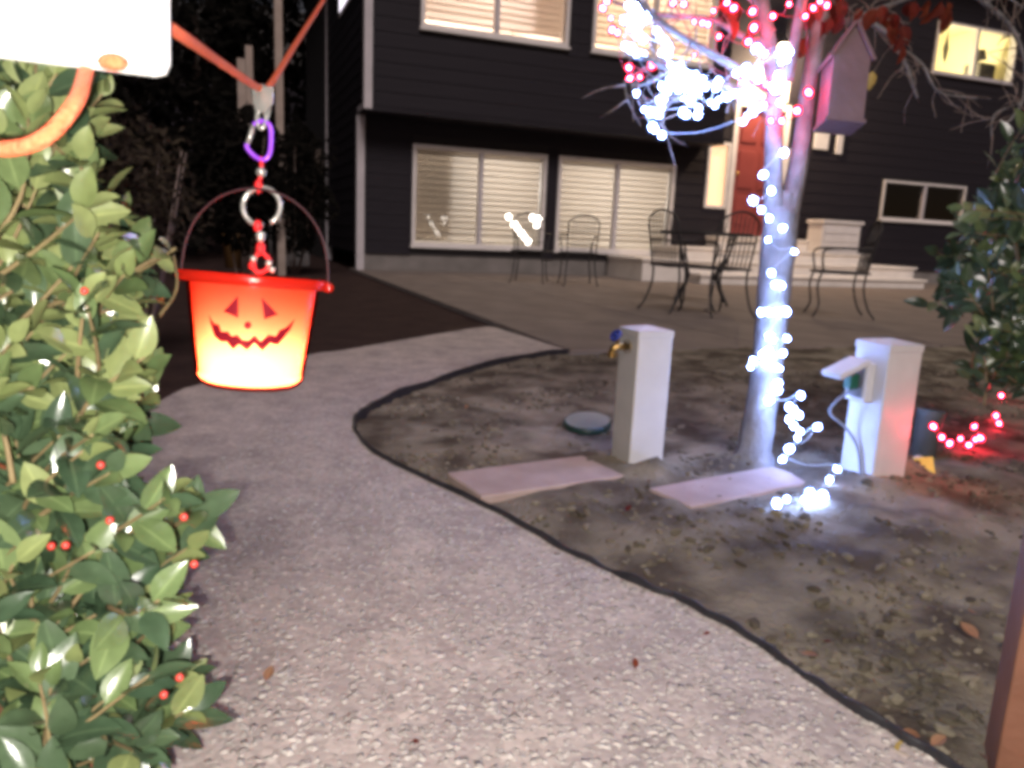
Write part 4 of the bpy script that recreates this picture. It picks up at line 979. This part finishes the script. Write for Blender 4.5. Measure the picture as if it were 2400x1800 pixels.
# ------------------------------------------------------------------ leafy bushes
def leafset(specs):
    out = []
    for (mt, L, W, fold, curl) in specs: out.append(leaf_mesh('leaf', mt, L, W, fold, curl))
    return out
M_l_dark = leaf_mat('leaf_dark', (0.040, 0.072, 0.040), (0.075, 0.115, 0.060), 0.23, 0.15)
M_l_mid = leaf_mat('leaf_mid', (0.10, 0.150, 0.058), (0.155, 0.210, 0.085), 0.27, 0.2)
M_l_young = leaf_mat('leaf_young', (0.19, 0.235, 0.085), (0.27, 0.31, 0.125), 0.33, 0.25)
M_l_red = leaf_mat('leaf_red', (0.30, 0.05, 0.03), (0.36, 0.10, 0.05), 0.4, 0.2)
M_berry = mat('berry', (0.40, 0.022, 0.02), 0.4, col2=(0.50, 0.05, 0.035), scale=40)
LS = leafset([(M_l_dark,0.046,0.024,0.28,0.18),(M_l_dark,0.052,0.027,0.22,0.30),(M_l_mid,0.046,0.026,0.25,0.12),(M_l_mid,0.040,0.022,0.35,0.25),(M_l_young,0.042,0.024,0.2,0.1),(M_l_young,0.034,0.02,0.3,0.2),(M_l_red,0.032,0.018,0.4,0.4)])
def bush(name, label, cat, poly, drange, ntw, lscale, seed, base, top_young, inside_bias, stem_r=0.0022, keep=300, blen=(0.10, 0.18), dirf=None):
    rn = random.Random(seed); t = empty(name, base, 0, label, cat); o0 = Vector(base)
    xs_ = [p[0] for p in poly]; ys_ = [p[1] for p in poly]; leaves = []; nst = 0; stems = MB()
    while nst < ntw:
        px, py = rn.uniform(min(xs_), max(xs_)), rn.uniform(min(ys_), max(ys_))
        if not inside((px, py), poly): continue
        d = rn.uniform(*drange); tip = at(px, py, d)
        dr = dirf(rn, px, py); L_ = rn.uniform(*blen)*lscale
        b0 = tip - dr*L_; bend = Vector((rn.uniform(-.3,.3), rn.uniform(-.3,.3), rn.uniform(-.2,.1)))*L_*0.35
        sp = smooth_line([b0, b0.lerp(tip, .5)+bend, tip], 5); k_ = len(sp)
        b = MB(); b.tube([q-o0 for q in sp], [stem_r*lscale*(1.3-0.9*i/k_) for i in range(k_)], 5)
        nst += 1
        if nst <= 60: b.build('twig', M_stem, t)
        else: stems.v, base_n = stems.v, len(stems.v); stems.f += [tuple(base_n+i for i in f) for f in b.f]; stems.sm += b.sm; stems.v += b.v
        nl_ = rn.randint(9, 13); ph = rn.uniform(0, 6.28)
        for i in range(nl_):
            f = 0.12 + 0.88*i/(nl_-1); idx = min(k_-2, int(f*(k_-1))); p = sp[idx].lerp(sp[idx+1], f*(k_-1)-idx)
            tg = (sp[idx+1]-sp[idx]).normalized(); sd_ = tg.orthogonal().normalized(); sd_ = (Matrix.Rotation(ph + i*2.4, 3, tg) @ sd_)
            op = 1.1 - 0.7*f + rn.uniform(-.2,.2)
            ax = (tg*math.cos(op) + sd_*math.sin(op)).normalized()
            nr = (tg*0.7 + Vector((0,0,0.5)) + (CAM-p).normalized()*rn.uniform(0.0,0.9) + Vector((rn.gauss(0,.35), rn.gauss(0,.35), rn.gauss(0,.3))))
            yf = top_young(px, py)
            if f > 0.8: yf += 0.30
            r_ = rn.random()
            li = rn.choice((4,5)) if r_ < yf else (rn.choice((2,3)) if r_ < yf + 0.30 else (6 if r_ > 0.993 else rn.choice((0,1))))
            s_ = lscale*rn.uniform(0.75,1.18)*(0.8 if i >= nl_-2 else 1.0)
            q = proj(p + ax*0.02*lscale)
            q2 = proj(p + ax*0.045*lscale)
            if q2[2] < 0.95 and (410 < q2[0] < 800 and 500 < q2[1] < 930 or 395 < q[0] < 800 and 500 < q[1] < 930): continue
            big = (s_/max(q[2], .1)) if (-20 < q[0] < 2420 and -20 < q[1] < 1820) else 0
            leaves.append((big, li, frame(p-o0, ax, nr, s_)))
    leaves.sort(key=lambda x: -x[0])
    for big, li, M in leaves[:keep]: link('leaf', LS[li][0], t, M)
    groups = {}
    for big, li, M in leaves[keep:]:
        b = groups.setdefault(LS[li][0].materials[0].name, MB()); b.add([M @ Vector(v) for v in LS[li][1]], LS[li][2], True)
    for nm, b in groups.items():
        o = b.build('leaf_mass', bpy.data.materials[nm], t); tag(o, kind='stuff')
    if stems.v: tag(stems.build('twigs', M_stem, t), kind='stuff')
    return t
LB = [(-160,100),(90,130),(190,175),(262,225),(215,340),(225,450),(300,505),(270,590),(385,560),(420,590),(370,690),(300,760),(350,830),(395,880),(330,980),(320,1050),(380,1140),(455,1180),(405,1250),(450,1300),(420,1400),(415,1500),(470,1580),(455,1650),(370,1730),(360,1860),(-160,1860)]
def dl(rn, px, py):
    e = max(0.0, min(1.0, px/420)); v = CR*(0.25+0.75*e+rn.uniform(-.5,.4)) + Vector((0,0,1))*rn.uniform(0.25,1.0) + Vector((0,-1,0))*rn.uniform(-.2,.9)
    return v.normalized()
lb = bush('leafy_bush', 'glossy green bush with red berries filling the left edge beside the path', 'bush', LB, (0.55, 0.84), 300, 0.90, 21, (-0.42, 0.72, 0.0), lambda x, y: 0.42 if y < 950 else 0.10, 0, dirf=dl)
# back layer and stems down to the ground
rb = random.Random(9); back = {}
for _ in range(3200):
    px, py = rb.uniform(-250, 470), rb.uniform(150, 1860)
    if not inside((px+60, py), LB) and px > 0: continue
    d = rb.uniform(0.74, 1.15)
    p = at(px*0.9, py, d)
    if p.z < 0.05: continue
    li = rb.choice((0,0,1,1,2,3)); b = back.setdefault(LS[li][0].materials[0].name, MB())
    M = frame(p - Vector((-0.42,0.72,0)), Vector((rb.gauss(0,1), rb.gauss(0,.7), rb.gauss(0.3,1))), Vector((rb.gauss(0,.6), -1, 0.7)), rb.uniform(0.65,0.95)); b.add([M @ Vector(v) for v in LS[li][1]], LS[li][2], True)
for nm, b in back.items(): tag(b.build('leaf_mass', bpy.data.materials[nm], lb), kind='stuff')
for i in range(8):
    a = rb.uniform(-.16,.02); b = MB(); b.tube(smooth_line([(rb.uniform(-.12,-.04), rb.uniform(0,.1), 0),(a*.5, rb.uniform(0,.1), .25),(a*.8-.02, rb.uniform(0,.1), .48),(a-.05, rb.uniform(0,.1), .62)],4), [0.008-0.0004*k_ for k_ in range(13)], 6); b.build('stem', M_stem, lb)
ber = MB(); ber.sphere((0,0,0), 0.0030, 10, 8); ber_me = ber.mesh('berry', M_berry)
for (x, y) in ((198,682),(236,1090),(431,1212),(257,1220),(154,1278),(120,1280),(455,1322),(421,1588),(384,1628)):
    link('berry', ber_me, lb, Matrix.Translation(at(x, y, 0.565) - Vector((-0.42,0.72,0))))

RB = [(2400,270),(2440,240),(2700,240),(2700,930),(2420,930),(2370,910),(2320,860),(2260,760),(2215,690),(2195,620),(2205,560),(2240,520),(2280,470),(2330,440),(2360,360)]
def dr_(rn, px, py):
    return (-CR*rn.uniform(-.1,.9) + Vector((0,0,1))*rn.uniform(-.1,1.0) + Vector((0,-1,0))*rn.uniform(-.2,.9)).normalized()
rbp = at(2560, 620, 2.3)
bush('leafy_bush', 'small leaved dark green bush at the right edge above the red lights', 'bush', RB, (1.95, 2.6), 230, 1.25, 33, (rbp.x, rbp.y, 0.0), lambda x, y: 0.06, 0, dirf=dr_)
rbo = [o for o in COL.objects if o.name.startswith('leafy_bush')][-1]
for i in range(6):
    b = MB(); a = rb.uniform(-.3,.2); b.tube(smooth_line([(rb.uniform(-.04,.04),0,0),(a*.4,rb.uniform(-.1,.1),.3),(a,rb.uniform(-.2,.2),.75)],4), [0.012-0.0008*k_ for k_ in range(9)], 6); b.build('stem', M_stem, rbo)

# ------------------------------------------------------------------ zip line: board, rope, pulley, carabiner, cord, ring, bucket
BDP = 0.92                                # depth of the bucket
brd_c = at(398, 163, 0.44)
ex = (at(398,163,0.44) - at(0,113,0.41)).normalized(); ey = (at(398,163,0.44)-at(0,113,0.41)).cross(at(390,0,0.44)-at(398,163,0.44)).normalized()
ez = ex.cross(ey); 
if ez.z < 0: ez = -ez; ey = -ey
ey = ez.cross(ex)
mm = Matrix((ex, ey, ez)).transposed().to_4x4(); mm.translation = brd_c
board = empty('white_board', (0,0,0), 0, 'white painted board with rounded corners at the top left corner', 'board'); board.matrix_world = mm
b = MB(); b.box((-0.26,0.0,0.0),(0.0,0.022,0.115), bev=0.008); b.build('plank', M_whitepaint, board)
sp_ = at(-330, 500, 0.52)
t = empty('anchor_post', (sp_.x, sp_.y+0.02, 0), 0.1, 'brown wooden post holding up the white board beyond the left edge', 'post')
b = MB(); b.box((-0.03,-0.02,-0.1),(0.03,0.04,0.92), bev=0.004); b.build('shaft', M_stake, t)
def rope(name, pts, r, label, cat='rope', mt=None):
    b = MB(); b.tube(smooth_line(pts, 8), r, 10); return tag(b.build(name, mt or M_rope), label, cat)
pul = at(614, 222, BDP)
rope('rope', [at(120, -60, 0.475), at(300, 8, 0.49), at(405, 70, 0.505), at(510, 142, 0.70), at(592, 198, 0.88), at(612, 206, BDP), at(634, 198, 0.96), at(690, 108, 1.20), at(762, -6, 1.62), at(850, -150, 2.4)], 0.0043, 'orange rope running from the white board through the pulley and upward')
rope('rope', [at(230, 20, 0.475), at(212, 90, 0.470), at(206, 140, 0.455), at(198, 180, 0.43), at(176, 242, 0.40), at(110, 318, 0.392), at(30, 348, 0.395), at(-60, 335, 0.40), at(-150, 250, 0.42)], 0.0040, 'thick orange rope loop hanging below the white board')
kn = MB(); kc = at(264, 146, 0.418); kn.sphere(kc, 0.0062, 10, 8, (1.35,1,0.75)); tag(kn.build('rope_knot', M_rope), 'small orange rope knot under the white board', 'knot')

PM = BDP/FPX
def B(px, py, d=0.0): return at(px, py, BDP + d)
t = empty('pulley', B(614, 225), 0, 'small silver pulley riding on the orange rope', 'pulley'); o0 = B(614, 225)
def loc(L): return [p-o0 for p in L]
for s_ in (-1, 1):
    b = MB(); vs = [B(592,205,s_*0.009),B(640,203,s_*0.009),B(638,243,s_*0.009),B(624,262,s_*0.009),B(606,262,s_*0.009),B(594,245,s_*0.009)]
    vs = loc(vs); vs2 = [p + _f*0.003 for p in vs]
    b.add(vs+vs2, [(0,1,2,3,4,5),(11,10,9,8,7,6)] + [(i,(i+1) % 6,6+(i+1) % 6,6+i) for i in range(6)]); b.build('side_plate', M_steel, t)
b = MB(); Mw = Matrix((CR, -CD, -_f)).transposed().to_4x4(); Mw.translation = B(614,222)-o0
b.lathe([(0.002,-0.006),(0.011,-0.006),(0.0075,0),(0.011,0.006),(0.002,0.006)], 20, Mw); b.build('wheel', M_steel, t)
b = MB(); b.tube(loc(smooth_line([B(600,250),B(604,272),B(616,284),B(628,272),B(632,250)],4)), 0.0022, 8); b.build('shackle', M_steel, t)
lk = MB(); lk.tube(smooth_line([B(606,262),B(620,262),B(624,280),B(616,300),B(606,296),B(602,278)],4,True), 0.0030, 8, closed=True); tag(lk.build('chain_link', M_steel), 'bright silver link between the pulley and the purple carabiner', 'link')
t = empty('carabiner', B(607, 330), 0, 'small purple carabiner under the silver pulley', 'carabiner'); o0 = B(607, 330)
b = MB(); b.tube(loc(smooth_line([B(594,292),B(612,284),B(628,290),B(635,305),B(634,350),B(626,370),B(612,374),B(594,364),B(580,348),B(578,338)],5)), 0.0030, 9); b.build('body', M_purple, t)
b = MB(); b.tube(loc([B(593,293),B(588,315),B(580,338)]), 0.0030, 9); b.build('gate', M_steel, t)
t = empty('beaded_cord', B(611, 400), 0, 'short red cord with one silver bead between carabiner and ring', 'cord'); o0 = B(611, 400)
b = MB(); b.tube(loc(smooth_line([B(612,368),B(613,388),B(612,410),B(606,428),B(606,445),B(608,452)],4)), [0.0026]*21, 8); b.sphere(B(606,434)-o0, 0.0052, 8, 6, (1,1,1.25)); b.build('cord', M_redcord, t)
b = MB(); b.sphere(B(612,404)-o0, 0.0062, 14, 10); b.build('bead', M_steel, t)
t = empty('key_ring', B(613, 484), 0, 'silver split ring above the bucket handle', 'ring'); o0 = B(613, 484)
b = MB(); ring = [B(613+44*math.cos(R(a)), 484-44*math.sin(R(a)), 0.004*math.sin(R(a*0.5))) for a in range(-62, 286, 12)]
b.tube(loc(ring), 0.0032, 9); b.build('coil', M_steel, t)
t = empty('beaded_cord', B(612, 580), 0, 'red cord with silver beads tied from the ring down into the bucket', 'cord'); o0 = B(612, 580)
b = MB(); b.tube(loc(smooth_line([B(606,518),B(605,535),B(610,555),B(610,575),B(614,590),B(628,604),B(632,618),B(622,634),B(604,638),B(592,622),B(598,604),B(608,592)],4)), 0.0030, 8); b.sphere(B(604,530)-o0, 0.0055, 8, 6, (1,1,1.4)); b.sphere(B(611,582)-o0, 0.0060, 8, 6, (1,1,1.4)); b.sphere(B(592,622)-o0, 0.0052, 8, 6); b.build('cord', M_redcord, t)
for (x, y, r) in ((611,552,0.0060),(611,558,0.0055),(594,607,0.0045),(630,617,0.0045),(638,632,0.0042)):
    b = MB(); b.sphere(B(x,y,-0.004)-o0, r, 12, 9); b.build('bead', M_steel, t)

# bucket
rc_ = B(597, 652); bax = (B(603, 640) - B(597, 905)); 
tilt = R(-3.0)
buck = empty('bucket', rc_, 0, 'glowing orange jack o lantern bucket hanging from the rope', 'bucket'); buck.rotation_euler = (R(-4.5), R(2.2), 0)
RT, RBm, BH = 0.0775, 0.0610, 0.131
def prof_r(z):                            # outer radius at depth z below the rim
    f = -z/BH; return RT + (RBm-RT)*f
prof = [(RT, 0.0)]
for i in range(1, 11): z = -BH*0.86*i/10; prof.append((prof_r(z), z))
cr_ = 0.018; zc = -BH + cr_; rcn = prof_r(zc) - cr_
for i in range(1, 7): a = math.pi/2*i/6; prof.append((rcn + cr_*math.cos(a), zc - cr_*math.sin(a)))
prof.append((0.03, -BH-0.0005)); prof.append((0.001, -BH-0.0005))
WT = 0.0042
inner = [(max(0.001, r_-WT), z_ if i < 11 else z_+WT) for i, (r_, z_) in enumerate(prof)]
inner = [(max(0.001, prof_r(z_)-WT) if i < 11 else max(0.001, r_-WT*0.6), z_ if i < 11 else z_+WT*min(1, (i-10)/5)) for i, (r_, z_) in enumerate(prof)]
b = MB(); b.lathe([(max(0.0008, r_-0.0003), z_+0.0003) for r_, z_ in inner][::-1], 56); b.build('shell', M_glow, buck)
b = MB(); b.lathe(prof[::-1] + [(RT-0.001, 0.0012)] + inner, 56); b.build('outer_wall', M_wall, buck)
b = MB(); b.lathe([(RT+0.0004,-0.0075),(RT+0.004,-0.0085),(RT+0.0085,-0.007),(RT+0.0095,0.0),(RT+0.007,0.0035),(RT-0.0045,0.0025)], 48); b.build('rim', M_bucket, buck)
for s_ in (-1, 1):
    b = MB(); b.lathe([(0.001,-0.004),(0.006,-0.004),(0.006,0.004),(0.001,0.004)], 10, Matrix.Translation((s_*(RT+0.011),0,-0.004)) @ Matrix.Rotation(R(90),4,'X')); b.build('handle_ear', M_bucket, buck)
hd = [(-(RT+0.011),0,-0.004)]
for i in range(1, 16):
    a = math.pi*i/16; hd.append((-(RT+0.011)*math.cos(a)*(0.99), 0.0, 0.105*math.sin(a)**0.85))
hd.append(((RT+0.011),0,-0.004))
b = MB(); b.tube(smooth_line(hd, 3), 0.0014, 7); b.build('handle', M_handle, buck)
bpy.context.view_layer.update()
Mb = buck.matrix_world.inverted()
def on_shell(px, py, e=0.0006):           # picture point -> point on the front of the shell
    o = Mb @ CAM; dv = (Mb @ (CAM + ray(px, py))) - o
    t0, t1 = 0.75, 0.95; best = None; st_ = 0.0005; t_ = 0.72
    while t_ < 1.0:
        p = o + dv*t_
        if math.hypot(p.x, p.y) <= prof_r(p.z) + e: return p
        t_ += st_
    return o + dv*0.85
def cpx(x, y): return (x/2.765, 600 + y/2.765)
def interp(pl, x):
    for (x0, y0), (x1, y1) in zip(pl, pl[1:]):
        if x0 <= x <= x1: return y0 + (y1-y0)*(x-x0)/max(1e-6, x1-x0)
    return pl[-1][1]
up_ = [(1350,375),(1385,435),(1420,445),(1435,490),(1480,490),(1500,520),(1540,510),(1570,545),(1610,550),(1650,515),(1690,555),(1740,510),(1790,520),(1810,480),(1850,465),(1915,405)]
lo2 = [(1350,375),(1365,440),(1390,520),(1430,555),(1470,555),(1510,605),(1550,570),(1600,610),(1650,560),(1700,615),(1750,560),(1800,575),(1840,530),(1880,480),(1915,405)]
vs, fs = [], []; NS = 80
for i in range(NS+1):
    x = 1350 + 565*i/NS; vs.append(on_shell(*cpx(x, interp(up_, x)))); vs.append(on_shell(*cpx(x, interp(lo2, x)+0.5)))
for i in range(NS): fs.append((2*i, 2*i+1, 2*i+3, 2*i+2))
b = MB(); b.add(vs, fs); b.build('mouth', M_face, buck)
for tri in (((1542,258),(1545,402),(1448,360)), ((1694,268),(1802,380),(1712,410))):
    vs, fs = [], []; n_ = 6
    for i in range(n_+1):
        for j in range(n_+1-i):
            a, c = i/n_, j/n_; x = tri[0][0]*(1-a-c)+tri[1][0]*a+tri[2][0]*c; y = tri[0][1]*(1-a-c)+tri[1][1]*a+tri[2][1]*c; vs.append(on_shell(*cpx(x, y)))
    idx = {}; k_ = 0
    for i in range(n_+1):
        for j in range(n_+1-i): idx[(i,j)] = k_; k_ += 1
    for i in range(n_):
        for j in range(n_-i):
            fs.append((idx[(i,j)], idx[(i+1,j)], idx[(i,j+1)]))
            if j < n_-i-1: fs.append((idx[(i+1,j)], idx[(i+1,j+1)], idx[(i,j+1)]))
    b = MB(); b.add(vs, fs); b.build('eye', M_face, buck)
vs = [on_shell(*cpx(1606, 448))] + [on_shell(*cpx(1606+24*math.cos(a*math.pi/6), 448+24*math.sin(a*math.pi/6))) for a in range(12)]
b = MB(); b.add(vs, [(0, 1+i, 1+(i+1) % 12) for i in range(12)]); b.build('nose', M_face, buck)
tl_ = empty('tea_light', rc_ + Vector((-0.0045, 0, -BH+0.004)), 0, 'small lamp glowing in the bottom of the orange bucket', 'lamp')
b = MB(); b.lathe([(0.001,0.0),(0.016,0.0),(0.016,0.010),(0.001,0.010)], 16); b.build('base', M_whitepaint, tl_)
b = MB(); b.lathe([(0.001,0.0305),(0.0125,0.0300),(0.0125,0.0315),(0.001,0.0335)], 20); b.tube([(0,0.0118,0.009),(0,0.0118,0.031)], 0.001, 6); b.tube([(0.0102,-0.006,0.009),(0.0102,-0.006,0.031)], 0.001, 6); b.tube([(-0.0102,-0.006,0.009),(-0.0102,-0.006,0.031)], 0.001, 6); b.build('cap', M_whitepaint, tl_)  # unseen disc on wires, added to hold the lamp's light off the upper bucket
L = bpy.data.lights.new('bucket_lamp', 'POINT'); L.energy = 6.2; L.color = (1.0, 0.84, 0.60); L.shadow_soft_size = 0.008
lo_ = bpy.data.objects.new('bucket_lamp', L); COL.objects.link(lo_); lo_.parent = tl_; lo_.location = (0, 0, 0.020)

# ------------------------------------------------------------------ brown stake at the lower right, fallen leaves
p = gp(2318, 1830, 0.01)
t = empty('brown_post', (p.x, p.y, 0), R(-25), 'reddish brown wooden post at the lower right edge', 'post')
b = MB(); b.box((0.0,-0.02,-0.1),(0.09,0.07,0.80), bev=0.003); b.build('shaft', M_stake, t)
fl_me = {'b': leaf_mesh('fallen_leaf', M_brnleaf, 0.032, 0.02, 0.5, -0.3)[0], 'y': leaf_mesh('fallen_leaf', M_yelleaf, 0.05, 0.032, 0.35, -0.25)[0], 'r': leaf_mesh('fallen_leaf', M_redleaf, 0.028, 0.018, 0.5, -0.4)[0]}
rf = random.Random(3)
def zg(p): return 0.034 if inside((p.x, p.y), path_poly) else bedz(p.x, p.y, dedge(p.x, p.y)) + 0.006
for (x, y, k_, s_, lab) in ((620,1605,'b',0.75,'small brown leaf alone on the path beside the bush'),(986,1742,'r',0.4,'tiny reddish leaf scrap near the bottom middle of the path'),(1645,1492,'r',0.4,'tiny reddish scrap on the path beside the edging'),(1487,1574,'r',0.6,'narrow red leaf scrap on the path right of centre'),(1872,1512,'b',1.0,'curled orange brown leaf just inside the edging'),(1465,1200,'r',0.8,'dark red leaf on the soil below the pinkish slab'),(2205,1752,'y',1.25,'yellow leaf on the soil at the bottom right beside the edging'),(2180,1728,'b',0.8,'pinkish brown leaf beside the yellow leaf'),(2300,1498,'b',1.1,'long pale orange leaf near the brown post'),(2294,1436,'b',0.55,'small pale orange leaf scrap above the long one'),(2296,1748,'b',0.8,'orange leaf at the foot of the brown post'),(1925,1490,'r',0.7,'small red leaf in the soil right of the curled leaf'),(2100,1690,'b',0.9,'tan leaf on the soil above the yellow leaf'),(1090,955,'b',0.7,'pale small leaf in the middle of the left soil'),(1625,990,'b',0.6,'tan leaf scrap on the soil between the posts')):
    p = gp(x, y, 0.03); p.z = zg(p)
    a = rf.uniform(0, 6.28); o = link('fallen_leaf', fl_me[k_], None, frame(p, Vector((math.cos(a), math.sin(a), 0.05)), Vector((rf.uniform(-.3,.3), rf.uniform(-.4,.1), 1)), s_))
    tag(o, lab, 'leaf', 'fallen leaves')
